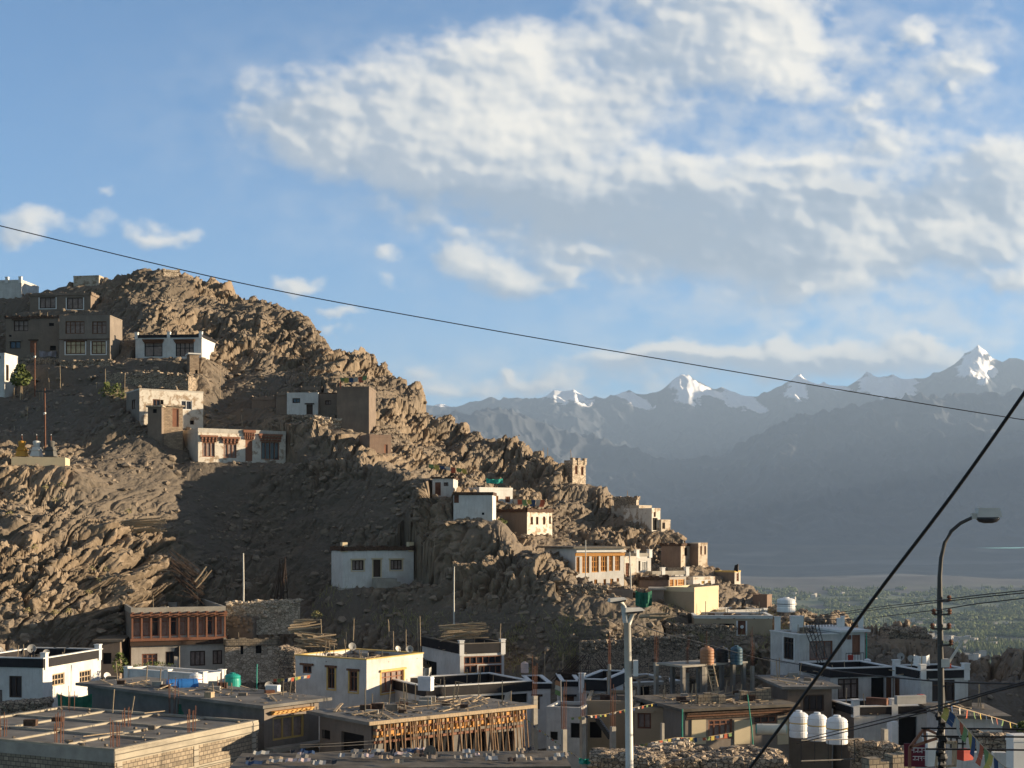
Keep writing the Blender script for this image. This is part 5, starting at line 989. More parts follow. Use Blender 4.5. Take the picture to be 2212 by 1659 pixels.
for i, (y0, y1) in enumerate(((1445, 1405), (1465, 1435), (1525, 1480))): cable('thin wire in front of the unfinished timber house, %s' % ('uppermost', 'middle', 'lowest')[i], [(zc('G', 900, 0)[0], zc('G', 0, y0)[1], 60), (zc('G', 1250, 0)[0], zc('G', 0, (y0 + y1) / 2 + 4)[1], 62), (zc('G', 1590, 0)[0], zc('G', 0, y1)[1], 66)], .014, 'wire')
cable('clothes wire between sticks over the white house with black band', [(94, 1390, 104), (125, 1400, 104), (160, 1396, 104), (206, 1376, 104)], .02, 'wire')
# rails of the lane at the lower right
for i, v in enumerate((1573, 1590, 1618)): cable('black rail beside the lamp post, %s of three' % ('highest', 'middle', 'lowest')[i], [(1990 if i < 2 else 2000, v, 33), (2100, v + 1, 33), (2300, v + 3, 33)], .022)
# ================= water tanks =================
def col(n, c, **kw): M[n] = mk(n, c, **{**dict(rough=.45, var=.08, bump=0, spec=.4), **kw}); return n
col('tank_orange', (.38, .19, .10)); col('tank_black', (.03, .03, .032)); col('tank_blue', (.045, .10, .14)); col('tank_white', (.78, .78, .77)); col('tank_teal', (.02, .33, .26)); col('barrel_blue', (.03, .17, .48)); col('tank_pink', (.62, .47, .42)); col('tank_cream', (.66, .62, .52))
def tank(label, Z, x0, x1, y0, y1, Y, mat, ribs=4, group=None, band_=None, name='water_tank', cat='water tank'):
    u0, v1 = zc(Z, x0, y1); u1, v0 = zc(Z, x1, y0); p = PX((u0 + u1) / 2, v1, Y); r = (u1 - u0) / F * Y / 2; h = (v1 - v0) / F * Y; e = empty(name, p, 0, label, cat, group)
    pr = [(r * .97, 0)]; n = ribs; hb = h * .78
    for i in range(n): z = hb * i / n; q = hb / n; pr += [(r, z + q * .12), (r, z + q * .78), (r * .94, z + q * .90)]
    pr += [(r, hb), (r * .9, hb + h * .07), (r * .62, hb + h * .14), (r * .36, hb + h * .155)]
    k = MB(); k.lathe((0, 0, 0), pr, 24); k.build('barrel', M[mat], e, False)
    k = MB(); k.lathe((0, 0, hb + h * .155), [(r * .34, -.01), (r * .36, h * .04), (r * .3, h * .065)], 14); k.build('lid', M[mat], e)
    if band_: k = MB(); k.lathe((0, 0, h * .52), [(r * 1.005, 0), (r * 1.015, .02), (r * 1.005, .05)], 24); k.build('stripe', M[band_], e)
    return e
G3 = 'three water tanks on a concrete stand'
tank('orange brown water tank on the concrete stand', 'I', 1318, 1450, 520, 698, 90, 'tank_orange', 5, G3); tank('black water tank on the concrete stand between orange and blue', 'I', 1462, 1585, 522, 695, 91, 'tank_black', 5, G3); tank('blue grey water tank on the concrete stand', 'I', 1600, 1716, 515, 692, 90.5, 'tank_blue', 5, G3)
for i, (a, b, c, d_) in enumerate(((22, 198, 1120, 1370), (190, 372, 1138, 1400), (365, 565, 1165, 1430))):
    tank('%s of the three white tanks with a yellow stripe' % ('farthest', 'middle', 'nearest')[i], 'J', a, b, c, d_, 74 - i * 2, 'tank_white', 3, 'white tanks with yellow stripes', 'yel')
tank('big white water tank on a roof against the valley', 'N', 260, 582, 5, 262, 106, 'tank_white', 2, band_='steel'); tank('teal green water tank on the grey slab roof', 'F', 2092, 2248, 768, 945, 84, 'tank_teal', 1)
tank('white plastic barrel with a red ring by the blue barrels', 'F', 1768, 1888, 768, 905, 86, 'tank_white', 2, band_='redpaint', cat='barrel', name='barrel'); tank('pinkish water drum on a roof right of the brown glazed front', 'H', 1305, 1378, 665, 770, 100, 'tank_pink', 2)
tank('white tank catching sun behind the lamp pole', 'L', 1655, 1700, 300, 490, 100, 'tank_white', 1)
tank('white tank beside the red door on the terrace', 'N', 1780, 1895, 1075, 1185, 97, 'tank_white', 2)
tank('small black tank on the tower house roof', 'D', 1322, 1362, 1035, 1078, 128, 'tank_black', 1)
def drum(label, Z, cx_, cy_, L, r, Y, mat, ang, capm=None):
    u, v = zc(Z, cx_, cy_); e = empty('barrel' if L < 1.3 else 'water_tank', PX(u, v, Y), ang, label, 'barrel' if L < 1.3 else 'water tank'); k = MB(); n = 20
    pts = [(-L / 2, r * .97), (-L / 2 + .02, r), (L / 2 - .02, r), (L / 2, r * .97)]
    k.tube([(p[0], 0, 0) for p in pts], [p[1] for p in pts], n); k.build('barrel_body' if L < 1.3 else 'cylinder', M[mat], e)
    for s_ in (-1, 1): k = MB(); k.tube([(s_ * (L / 2 + .001), 0, 0), (s_ * (L / 2 + .04), 0, 0)], [r * .9, r * .6], n); k.build('end_cap', M[capm or mat], e)
    for s_ in (-.3, .3): k = MB(); k.tube([(s_ * L - .02, 0, 0), (s_ * L + .02, 0, 0)], r * 1.03, n); k.build('hoop', M[mat], e)
drum('blue barrel lying on its side, left one of the pair', 'F', 1650, 886, 1.1, .36, 82, 'barrel_blue', R(28)); drum('blue barrel lying on its side, right one of the pair', 'F', 1752, 884, 1.1, .36, 81, 'barrel_blue', R(20))
drum('long cream horizontal tank with a green end beside the iron stand', 'I', 1985, 1298, 1.45, .27, 70, 'tank_cream', R(-6), 'tank_teal')
# tank stand and ladder
p0 = PX(*zc('I', 1155, 705), 88.5); p1 = PX(*zc('I', 1765, 700), 91.5); dv = (p1 - p0); th_ = math.atan2(dv.y, dv.x); w = Vector((dv.x, dv.y)).length
e = empty('tank_stand', p0, th_, 'concrete slab stand on posts carrying three water tanks', 'stand'); k = MB(); k.box(0, w, 0, 2.6, -.12, 0.0); k.build('slab', M['conc'], e)
for x, y in ((.2, .2), (w * .2, 2.3), (w * .33, .2), (w * .6, 2.3), (w * .8, .2), (w - .2, 2.3), (w - .2, .2)): k = MB(); k.box(x - .12, x + .12, y - .12, y + .12, -3.2, -.125); k.build('leg', M['dconc'], e)
def ladder(label, Z, a, b, Y, wd=.42, n=8):
    A_, B_ = PX(*zc(Z, *a), Y - .8), PX(*zc(Z, *b), Y); e = empty('ladder', A_, 0, label, 'ladder'); d = B_ - A_
    for s_ in (0, wd): k = MB(); k.bar((s_, 0, 0), d + Vector((s_, 0, 0)), .06); k.build('rail', M['logs'], e)
    for i in range(n): q = d * ((i + .6) / n); k = MB(); k.bar(q, q + Vector((wd, 0, 0)), .05); k.build('rung', M['logs'], e)
ladder('wooden ladder leaning on the tank stand', 'I', (1440, 970), (1378, 690), 88.4)
# iron outside stair
e = empty('iron_staircase', PX(*zc('L', 1480, 1320), 82), 0, 'black iron staircase descending beside the tan house', 'staircase'); k = MB(); a_ = PX(*zc('L', 1290, 1050), 82) - Vector(e.location)
for s_ in (0, 1.1): k = MB(); k.bar((0, s_, 0), a_ + Vector((0, s_, 0)), .08, .22); k.build('stringer', M['steel'], e)
for i in range(11): q = a_ * ((i + .5) / 11); k = MB(); k.box(q.x - .16, q.x + .16, 0.02, 1.08, q.z + .1, q.z + .13); k.build('tread', M['steel'], e)
# leaning scaffold trellis on the white building
e = empty('trellis', PX(*zc('N', 990, 1180), 94), 0, 'leaning black rod trellis against the white building', 'trellis'); o_ = Vector(e.location)
for i in range(5): k = MB(); k.bar(PX(*zc('N', 755 + i * 52, 590 - i * 45), 97) - o_, PX(*zc('N', 985 + i * 38, 1170 - i * 25), 94) - o_, .05); k.build('rod', M['steel'], e)
for i in range(7): f = i / 6; k = MB(); k.bar(PX(*zc('N', 770 + 210 * f, 640 + 480 * f), 96.5 - 2 * f) - o_, PX(*zc('N', 960 + 180 * f, 470 + 560 * f), 96.8 - 2 * f) - o_, .03); k.build('cross_rod', M['steel'], e)
# roof railing with scroll work
def railing(label, Z, a, b, ybot, Y0, Y1, n, mat='steel', post=None, scroll=False):
    A_ = PX(*zc(Z, *a), Y0); B_ = PX(*zc(Z, *b), Y1); h = (zc(Z, 0, ybot)[1] - zc(Z, 0, a[1])[1]) / F * Y0; d = B_ - A_; e = empty('railing', A_ - Vector((0, 0, h)), 0, label, 'railing')
    for z in (h, .12): k = MB(); k.bar((0, 0, z), Vector((d.x, d.y, z + d.z)), .045); k.build('rail', M[mat], e)
    for i in range(n): q = d * (i / (n - 1)); k = MB(); k.bar((q.x, q.y, q.z + .0), (q.x, q.y, q.z + h), .03); k.build('baluster', M[mat], e)
    if scroll:
        for i in range(n - 1):
            q = d * ((i + .5) / (n - 1)); k = MB(); pts = [Vector((q.x + .13 * math.cos(t_ * .7), q.y, q.z + h * .5 + .22 * math.sin(t_ * .7))) for t_ in range(10)]; k.tube(pts, .018, 4); k.build('scroll', M[mat], e)
    return e
railing('black scroll work railing on the roof of the white building', 'N', (780, 400), (1310, 395), 625, 103, 104, 11, scroll=True); railing('short black railing between white posts on the white building', 'N', (1450, 395), (1690, 380), 565, 105, 105.5, 8)
for i, (a, b, c, d_) in enumerate(((232, 328, 358, 590), (518, 730, 350, 640), (1318, 1378, 385, 620), (1382, 1442, 350, 580), (1695, 1772, 345, 580))):
    u0, v1 = zc('N', a, d_); u1, v0 = zc('N', b, c); Y = 103; w = (u1 - u0) / F * Y; h = (v1 - v0) / F * Y; k = MB(); k.box(0, w, 0, max(.3, w * .8), -.2, h); k.box(-.04, w + .04, -.04, max(.3, w * .8) + .04, h + .001, h + .06)
    o = k.build('roof_pier', M['trimw']); o.location = PX(u0, v1, Y); tag(o, 'white masonry pier on the white building roof, %s from the building\'s left end' % ('first', 'second and widest', 'third', 'fourth', 'fifth')[i], 'pier', 'roof piers of the white building', 'thing')
railing('black iron railing in front of the three white tanks', 'J', (130, 1400), (630, 1390), 1620, 58, 60, 5); railing('dark terrace railing with a red bucket on the white building', 'N', (1465, 985), (1775, 975), 1165, 98, 98.5, 7)
# ================= dishes =================
def dish(label, Z, x, y, rpx, Y, az=20, mat='dish'):
    u, v = zc(Z, x, y); r = rpx * ZF[Z][2] / F * Y; e = empty('satellite_dish', PX(u, v, Y), R(az), label, 'satellite dish', 'satellite dishes'); k = MB()
    k.lathe((0, 0, 0), [(r * f, .28 * r * f * f) for f in (.05, .35, .6, .8, .93, 1.0)] + [(r * 1.0, .28 * r - .02), (r * .6, .05 * r), (r * .05, -.03)], 20); o = k.build('reflector', M[mat], e, True); o.rotation_euler = (R(68), 0, 0)
    k = MB(); k.bar((0, .05, 0), (0, .25, -r * 1.5), .05); k.build('mast', M['steel'], e); k = MB(); k.bar((0, -.1, -r * .8), (0, -r * 1.1, -.05), .03); k.box(-.05, .05, -r * 1.2, -r * 1.08, -.08, .05); k.build('feed_arm', M['steel'], e)
for a in (('dish at the far left edge behind the white house with black band', 'F', -5, 570, 40, 103, 60), ('dish tilted skyward behind the white house with black band', 'F', 110, 580, 38, 103, -30), ('largest dish behind the white house with black band', 'F', 295, 548, 42, 103, 20), ('black dish seen edge on behind the white house with black band', 'F', 310, 608, 40, 101, -50, 'black'), ('dish on the corner of the white house with black band', 'F', 432, 582, 30, 99, 25),
          ('white dish on a box on the grey slab roof', 'F', 998, 805, 38, 88, 50, 'trimw'), ('dish on the back of the yellow trimmed house roof', 'G', 1388, 528, 38, 99, 30), ('pale dish left of the pair on the yellow trimmed house roof', 'G', 1815, 550, 30, 99, 45, 'galv'), ('grey dish right of the pair on the yellow trimmed house roof', 'G', 1925, 552, 36, 98, 10), ('shaded dish behind the ornate windowed grey house', 'G', 612, 892, 40, 84, 20),
          ('large dark dish in front of the log props', 'H', 462, 1512, 62, 58, -15, 'mud'), ('left dish on the right wing roof of the white building', 'J', 1060, 620, 36, 92, 0), ('right dish on the right wing roof of the white building', 'J', 1155, 642, 36, 91, 15)): dish('grey ' + a[0] if a[0].startswith('dish') else a[0], *a[1:])
# ================= cloth, flags =================
FC = [('flag_blue', (.04, .07, .14)), ('flag_white', (.45, .43, .38)), ('flag_red', (.42, .11, .06)), ('flag_green', (.17, .26, .11)), ('flag_yellow', (.48, .38, .10))]
for n_, c_ in FC: col(n_, c_, rough=.85, spec=.1)
def flagline(label, pts, n, size0, seed=0, group='prayer flag strings', drop=1.0):
    P3 = [PX(*p) for p in pts]; k = MB(); k.tube(P3, .012, 4); e = k.build('prayer_flags', M['logs']); tag(e, label, 'prayer flags', group, 'thing'); L = [0]
    for i in range(1, len(P3)): L.append(L[-1] + (P3[i] - P3[i - 1]).length)
    g = random.Random(seed)
    for j in range(n):
        s_ = (j + .5) / n * L[-1]; i = max(q for q in range(len(L)) if L[q] <= s_); i = min(i, len(P3) - 2); f = (s_ - L[i]) / (L[i + 1] - L[i]); p = P3[i].lerp(P3[i + 1], f); d = (P3[i + 1] - P3[i]).normalized()
        size = size0 * .75; w = min(size, L[-1] / n * .95) * .5; h = size * g.uniform(.7, 1.2) * drop; sw = Vector((g.uniform(-.3, .3), g.uniform(-.3, .3), 0)) * size; q1 = p - d * w; q2 = p + d * w; k = MB(); m_ = 3
        for r_ in range(m_):
            a_, b_ = r_ / m_, (r_ + 1) / m_; z1, z2 = Vector((0, 0, -h * a_)), Vector((0, 0, -h * b_)); t1, t2 = sw * a_ * a_, sw * b_ * b_
            k.quad(q1 + z1 + t1, q2 + z1 + t1, q2 + z2 + t2 * .7, q1 + z2 + t2)
        k.build('flag', M[FC[(j + seed) % 5][0]], e)
Lp = lambda Z, x, y, Y: (*zc(Z, x, y), Y)
flagline('prayer flags sweeping down from the tall lamp post at the lower right', [Lp('M', 900, 300, 33.8), Lp('M', 1080, 480, 33), Lp('M', 1330, 770, 31.5), Lp('M', 1560, 1010, 30), Lp('M', 1850, 1290, 28.5), Lp('M', 2100, 1480, 27.5)], 15, .50, 4)
flagline('prayer flags running right from the tall lamp post towards the brown knoll', [Lp('M', 960, 300, 34), Lp('M', 1300, 400, 38), Lp('M', 1800, 540, 46), Lp('M', 2250, 680, 52)], 12, .28, 0)
flagline('faded prayer flag string slanting from the log props to the sunlit pillar', [Lp('L', 190, 970, 69), Lp('L', 430, 1170, 68.5), Lp('L', 800, 1440, 67), Lp('L', 1060, 1620, 66)], 22, .16, 1, drop=.6)
flagline('colourful prayer flags in front of the cream walled house', [Lp('I', 690, 1450, 68), Lp('I', 860, 1420, 68), Lp('I', 1100, 1375, 69), Lp('I', 1350, 1375, 70), Lp('I', 1620, 1330, 71)], 22, .26, 2)
flagline('prayer flags drooping above the iron staircase', [Lp('L', 890, 1020, 78), Lp('L', 1150, 990, 78), Lp('L', 1400, 970, 79), Lp('L', 1700, 900, 80), Lp('L', 2180, 800, 82)], 18, .2, 3)
flagline('prayer flags hanging behind the carved window house', [Lp('G', 620, 830, 88), Lp('G', 800, 820, 88), Lp('G', 1000, 790, 89)], 12, .28, 1)
flagline('prayer flags hanging under the ledge at the bottom', [Lp('G', 700, 1510, 60), Lp('G', 820, 1590, 59), Lp('G', 950, 1670, 58)], 9, .24, 2); flagline('prayer flags below the wires before the log props', [Lp('G', 1050, 1535, 60), Lp('G', 1200, 1600, 60), Lp('G', 1360, 1650, 60)], 8, .24, 0)
flagline('prayer flags on the roof of the tall windowless dark block', [Lp('B', 745, 575, 152), Lp('B', 760, 525, 152), Lp('B', 880, 525, 152), Lp('B', 985, 505, 152)], 7, .7, 2)
flagline('laundry line on the roof of the house with four narrow windows', [Lp('C', 1160, 735, 137), Lp('C', 1300, 740, 137), Lp('C', 1510, 742, 137)], 7, .8, 1, group='laundry lines')
flagline('faded cloths on a line above the narrow white hut with the red door', [Lp('C', 240, 350, 146), Lp('C', 430, 375, 146), Lp('C', 660, 410, 146)], 7, .7, 3, group='laundry lines')
def hang(label, Z, x0, x1, y0, y1, Y, mat, cat='cloth', name='hanging_cloth', sag=.15):
    u0, v0 = zc(Z, x0, y0); u1, v1 = zc(Z, x1, y1); k = MB(); n, m_ = 8, 4; w = (u1 - u0) / F * Y; h = (v1 - v0) / F * Y
    def pt(i, j): f, g = i / n, j / m_; return Vector((w * f, -.1 + .12 * math.sin(f * 14 + g * 2), -h * g - sag * h * math.sin(f * 3.14)))
    for i in range(n):
        for j in range(m_): k.quad(pt(i, j + 1), pt(i + 1, j + 1), pt(i + 1, j), pt(i, j))
    o = k.build(name, M[mat] if isinstance(mat, str) else mat, None, True); o.location = PX(u0, v0, Y); return tag(o, label, cat, None, 'thing')
mst = mk('striped_blanket', (.30, .27, .29), var=.3, scale=1, bump=.02); M['stripeb'] = mst
hang('grey striped blanket drooping beside the red door of the mud house', 'A', 342, 492, 842, 905, hA['A'][1] - .5, 'stripeb', 'blanket')
hang('dark green netting on the wall behind the block house', 'F', 540, 860, 965, 1180, 81.0, 'green', 'netting'); hang('green tarp hanging on the dark wall near the left of the grey house', 'F', 1660, 2030, 1060, 1170, 77.5, 'green', 'tarp')
hang('big dark green tarp beside the cream box house', 'K', 560, 800, 1015, 1230, 113.5, 'green', 'tarp'); hang('green netting on the roof of the brilliant white house', 'C', 870, 1050, 510, 560, 141, 'tank_teal', 'netting')
hang('white laundry on the right wing roof', 'J', 1180, 1330, 600, 700, 88, 'tank_white', 'laundry'); hang('yellow blanket over the balcony of the brown glazed front', 'H', 778, 892, 762, 815, 107.5, 'yel', 'blanket')
hang('striped cloth on the right wing roof by the lamp post', 'J', 1475, 1530, 680, 722, 85, 'flag_red', 'cloth'); hang('green tarp at the bottom beside the sunlit pillar', 'L', 1030, 1250, 1600, 1680, 62, 'tank_teal', 'tarp')
hang('clothes bundle hung on the corner of the yellow trimmed house', 'H', 395, 470, 715, 800, 92.5, 'flag_white', 'laundry')
o, a, b = pole('Indian flag on a staff over the courtyard', 'L', 790, 470, 1180, .04, 'dish', Y=85, x0=765, name='flagpole', cat='flag')
for i, m_ in enumerate(('tank_orange', 'flag_white', 'flag_green')): polepart(o, 'flag_stripe', m_, lambda k: k.quad(b - a + Vector((-.36, 0, -.28 * i - .28)), b - a + Vector((.02, 0, -.30 * i - .42)), b - a + Vector((.02, 0, -.30 * i - .12)), b - a + Vector((-.3, 0, -.28 * i))))
for i, (Z, x, y, Y, m_) in enumerate((('D', 1955, 1300, None, 'black'), ('F', 1675, 520, 100, 'black'), ('H', 1215, 940, 84, 'flag_white'))):
    o, a, b = pole(('black flag on a short pole over the yellow edged mud house', 'black flag on a slanting pole before the timber gallery house', 'white rag flag over the black veranda')[i], Z, x, y, y + (70 if i == 0 else 150), .03, 'logs', Y=Y, dy=-1, name='flagpole', cat='flag')
    polepart(o, 'flag', m_, lambda k: k.quad(b - a + Vector((-.45, 0, -.7)), b - a + Vector((0, .05, -.8)), b - a, b - a + Vector((-.35, .1, -.15))))
# ================= wood, logs, brush =================
def logpile(label, Z, x0, x1, y0, y1, Y, n, r, seed, ang=0.0, spread=.1, name='log_pile', cat='logs', vert=False, mat='logs'):
    g = random.Random(seed); u0, v0 = zc(Z, x0, y0); u1, v1 = zc(Z, x1, y1); YY = Y or hit((u0 + u1) / 2, v1) - .8; c0 = PX((u0 + u1) / 2, v1, YY); w = (u1 - u0) / F * YY; h = (v1 - v0) / F * YY; e = empty(name, c0, 0, label, cat)
    for i in range(n):
        k = MB()
        if vert: x = g.uniform(-w / 2, w / 2); a_ = Vector((x, g.uniform(-.3, .3), -.4)); b_ = Vector((x * .3 + g.uniform(-.3, .3) + w * .1, .6, h * g.uniform(.7, 1.05)))
        else: z = h * g.random(); L = w * g.uniform(.5, 1.0); cxx = g.uniform(-1, 1) * (w - L) / 2; a_ = Vector((cxx - L / 2, g.uniform(-.6, .6), z - math.tan(ang) * L / 2 + g.uniform(-spread, spread))); b_ = Vector((cxx + L / 2, g.uniform(-.6, .6), z + math.tan(ang) * L / 2 + g.uniform(-spread, spread)))
        mid = (a_ + b_) / 2 + Vector((0, 0, g.uniform(-.08, .08))); rr = r * g.uniform(.6, 1.2); k.tube([a_, mid, b_], [rr, rr * .9, rr * .6], 5); k.build('log', M[mat], e)
logpile('sprawling pile of pale poles bridging the sunlit outcrop', 'E', 850, 1460, 765, 885, None, 46, .055, 1, R(4), .15); logpile('short stack of pale planks on the ledge below the outcrop', 'E', 1230, 1500, 1205, 1255, None, 8, .07, 2, R(-3), .05)
logpile('dark brushwood heap at the mouth of the gully', 'E', 1480, 1780, 1150, 1420, 121.5, 40, .035, 3, R(-38), .5, 'brushwood', 'brushwood', mat='dwood'); logpile('forked dead branch beside the brushwood heap', 'E', 1700, 1840, 1190, 1370, 121, 4, .08, 9, R(50), .1, 'dead_branch', 'branch')
logpile('pale poles stacked above the yellow trimmed house', 'G', 800, 1110, 275, 400, 113.5, 14, .09, 4, R(5), .1); logpile('loose firewood strewn above the yellow trimmed house', 'G', 850, 1250, 420, 520, 110, 24, .07, 5, R(-6), .3)
logpile('bundle of dark poles leaning against the slope', 'O', 578, 622, 1205, 1295, 124, 14, .05, 6, vert=True, mat='dwood'); logpile('long grey beams lying on the shaded slope', 'I', 735, 1100, 205, 275, 110.5, 5, .11, 7, R(4), .05)
logpile('brush fence on the roofs above the courtyard', 'L', 700, 1230, 370, 460, 102, 26, .035, 8, 0, .1, 'brush_fence', 'fence', mat='dwood'); logpile('rough timber pile behind the brown glazed front', 'H', 540, 1010, 330, 460, 113, 30, .06, 10, R(6), .3)
logpile('weathered posts of a broken fence above the courtyard', 'H', 1560, 2200, 600, 800, 106, 22, .04, 11, vert=True, mat='dwood')
# ================= plants =================
def plant(label, Z, x, y0, y1, wpx, Y, n, mat, name='bush', trunk=None, cat='bush', group=None, seed=1):
    g = random.Random(seed); u, v1 = zc(Z, x, y1); v0 = zc(Z, 0, y0)[1]; YY = Y or hit(u, v1) - .5; p = PX(u, v1, YY); h = (v1 - v0) / F * YY; w = wpx * ZF[Z][2] / F * YY; e = empty(name, p, 0, label, cat, group); k = MB(); z0 = h * .35 if trunk else 0
    for i in range(n):
        a = g.random() * 6.28; q = g.random(); rr = w / 2 * math.sqrt(g.random()) * (.45 + 1.1 * math.sin(3.14 * min(.95, q + .15))); c = Vector((math.cos(a) * rr, math.sin(a) * rr, z0 + (h - z0) * q)); s_ = g.uniform(.06, .14) * (h / 2.5) ** .5; d1 = Vector((g.uniform(-1, 1), g.uniform(-1, 1), g.uniform(-1, 1))).normalized() * s_; d2 = Vector((g.uniform(-1, 1), g.uniform(-1, 1), g.uniform(-1, 1))).normalized() * s_
        k.quad(c - d1 - d2, c + d1 - d2, c + d1 + d2, c - d1 + d2)
    k.build('crown' if trunk else 'foliage', M[mat], e); k = MB()
    if trunk:
        k.tube([(0, 0, -.4), (.05, 0, h * .3), (0, 0, h * .6)], [.08, .06, .03], 6)
        for i in range(4): a = i * 1.6; k.tube([(0, 0, h * .3), (math.cos(a) * w * .3, math.sin(a) * w * .3, h * .7)], [.04, .015], 5)
    else:
        for i in range(5): a = i * 1.3; k.tube([(0, 0, -.2), (math.cos(a) * w * .25, math.sin(a) * w * .25, h * .7)], [.03, .01], 4)
    k.build('trunk' if trunk else 'stems', M['logs'], e)
plant('young green tree beside the tall white house at the left edge', 'A', 178, 965, 1240, 120, None, 520, 'leaf', 'tree', True, 'tree', seed=2)
plant('pale green bush by the stone enclosure', 'A', 930, 1120, 1250, 90, None, 240, 'leaf', seed=3); plant('leafy bush left of the rough plastered stone house', 'A', 1015, 1130, 1255, 110, None, 260, 'leaf', seed=4)
plant('green plant growing at the wall foot of the house with four narrow windows', 'C', 1030, 945, 1000, 110, 131, 160, 'leaf', seed=5); plant('yellowish bush beside the sunlit boulder above town', 'G', 1060, 190, 250, 80, 119, 180, 'scrub', seed=6)
plant('dark shrub in front of the timber gallery house', 'F', 1120, 585, 770, 110, 106, 200, 'leaf', seed=7); plant('leafy creeper along the yard by the black flag', 'F', 1450, 665, 735, 300, 104, 260, 'leaf', seed=8)
plant('dusty tree at the right edge above the rails', 'M', 2190, 600, 800, 190, 50, 500, 'leaf', 'tree', True, 'tree', seed=9)
TD = ['near the left edge, level with the pole pile', 'near the top of the outcrop below its shadowed path', 'highest on the outcrop, downhill of the stupas', 'left one of the pair on the ledge by the planks', 'right one of the pair on the ledge by the planks', 'beside the short stack of pale planks', 'alone in the hollow beneath the ledge', 'low on the outcrop above the timber gallery house', 'at the right end of the pole pile on the gully edge', 'on the upper slope straight below the stupa platform', 'just left of the highest tufts under the stupas', 'in rubble at the cliff foot near the left edge', 'in the rubble above the white house with black band', 'in the rubble left of the timber gallery house', 'mid cliff left of the hollow']
for i, (x, y) in enumerate(((85, 720), (480, 600), (730, 420), (800, 1200), (920, 1205), (1330, 1185), (860, 1300), (770, 1400), (1120, 700), (540, 470), (400, 490), (240, 1560), (480, 1580), (600, 1565), (300, 1010))):
    plant('small yellow green tuft ' + TD[i], 'E', x, y - 28, y + 8, 50, None, 60, 'scrub', 'scrub_tuft', seed=20 + i, cat='shrub', group='scrub tufts on the outcrop')
# ================= lower right: shrine frame, sign, walls =================
e = empty('sign_board', Vector(PX(*zc('M', 520, 1140), 40)), R(-8), 'small maroon notice board with white lettering on the lane fence', 'sign'); k = MB(); k.box(-.46, .46, -.02, .02, -.33, .33); k.build('board', mk('maroon_board', (.13, .015, .03), rough=.5, var=.1, bump=0), e)
def script(row, x0, x1, z, s_, seed):
    g = random.Random(seed); k = MB(); k.box(x0, x1, -.026, -.021, z, z + s_ * .16); x = x0
    while x < x1 - s_ * .4:
        k.box(x + s_ * .5, x + s_ * .62, -.026, -.021, z - s_, z - .001); q = g.random(); k.box(x + s_ * .05, x + s_ * .499, -.026, -.021, z - s_ * (.4 + .4 * q), z - s_ * (.28 + .4 * q))
        if q > .4: k.box(x + s_ * .05, x + s_ * .17, -.026, -.021, z - s_ * .9, z - s_ * (.41 + .4 * q))
        x += s_ * .85
    k.build('lettering', M['trimw'], e)
script(0, -.26, .22, .20, .13, 1); script(1, -.22, .38, -.04, .11, 2)
def frame(label, Z, pts, edges, Y, mat, wd=.05, name='iron_rack', cat='rack'):
    P3 = [PX(*zc(Z, a, b), Y + c) for a, b, c in pts]; o_ = P3[0].copy(); e = empty(name, o_, 0, label, cat)
    for i, j in edges: k = MB(); k.bar(P3[i] - o_, P3[j] - o_, wd); k.build('bar', M[mat], e)
frame('rusty orange canopy bars like a pitched canopy beside the lamp post', 'M', [(340, 1010, 0), (580, 700, 0), (810, 800, 0), (790, 860, 0), (340, 1340, 0), (600, 920, 0), (330, 1015, 1.2)], [(0, 1), (1, 2), (2, 3), (3, 0), (0, 4), (1, 5)], 39, 'redw', .07)
frame('wooden box rack around the foot of the lamp post', 'M', [(810, 930, 0), (1095, 925, 0), (1085, 1310, 0), (770, 1330, 0), (815, 935, .8), (1060, 930, .8), (1050, 1300, .8)], [(0, 1), (1, 2), (2, 3), (3, 0), (4, 5), (5, 6), (1, 5), (2, 6)], 36, 'logs', .06)
frame('dark window grille standing behind the lamp post', 'M', [(1015, 845, 0), (1015, 1020, 0), (1115, 850, 0), (1115, 1025, 0), (1210, 865, 0), (1210, 1030, 0), (945, 840, 0), (1260, 870, 0), (945, 940, 0), (1260, 950, 0)], [(0, 1), (2, 3), (4, 5), (6, 7), (8, 9)], 44, 'steel', .05)
for (lb, A_, B_, vb_, Z_, th__, Y_, m_, t_) in (('sunlit low stone block wall below the railing', (770, 1590), (1195, 1545), 1720, 'J', 20, 52, 'block', .5), ('dark stone wall in front of the ground storey', (600, 1440), (1160, 1500), 1560, 'J', -8, 70, 'rubw', .6),
        ('long rough stone wall in front of the tan house', (340, 1560), (1250, 1455), 1640, 'I', 18, 66, 'rubw2', .5), ('tumbled dark stone wall at the bottom centre', (330, 1580), (960, 1600), 1720, 'I', -6, 58, 'rubw', 1.5), ('tumbled dark stone wall at the bottom under the railing', (900, 1610), (2120, 1605), 1800, 'I', 4, 60, 'rubw', 3.0),
        ('pale stone block parapet behind the ladder', (1300, 980), (1560, 965), 1100, 'I', 8, 82, 'block', .4), ('pale stone block parapet under the green pole', (1700, 955), (1985, 925), 1080, 'I', 10, 83.5, 'block', .4), ('shaded stone wall under the white house at the left edge', (0, 1075), (460, 1050), 1240, 'F', 5, 84, 'rubw', .8),
        ('stone wall with railings at the right edge', (1780, 1385), (2215, 1400), 1500, 'J', -4, 60, 'rubw', .6), ('low pale wall at the lower right corner', (1560, 1520), (2300, 1550), 1720, 'J', -5, 48, 'white2', .3), ('heaped stones between yellow trimmed house and stone house', (700, 560), (860, 590), 760, 'G', -10, 103, 'rubw', 1.5)):
    o = swall(lb, A_, B_, vb_, Z_, th=th__, mat=m_, t=t_, Y=Y_, pile=0 if m_ in ('block', 'white2') else (900 if t_ >= 1.5 else 320))
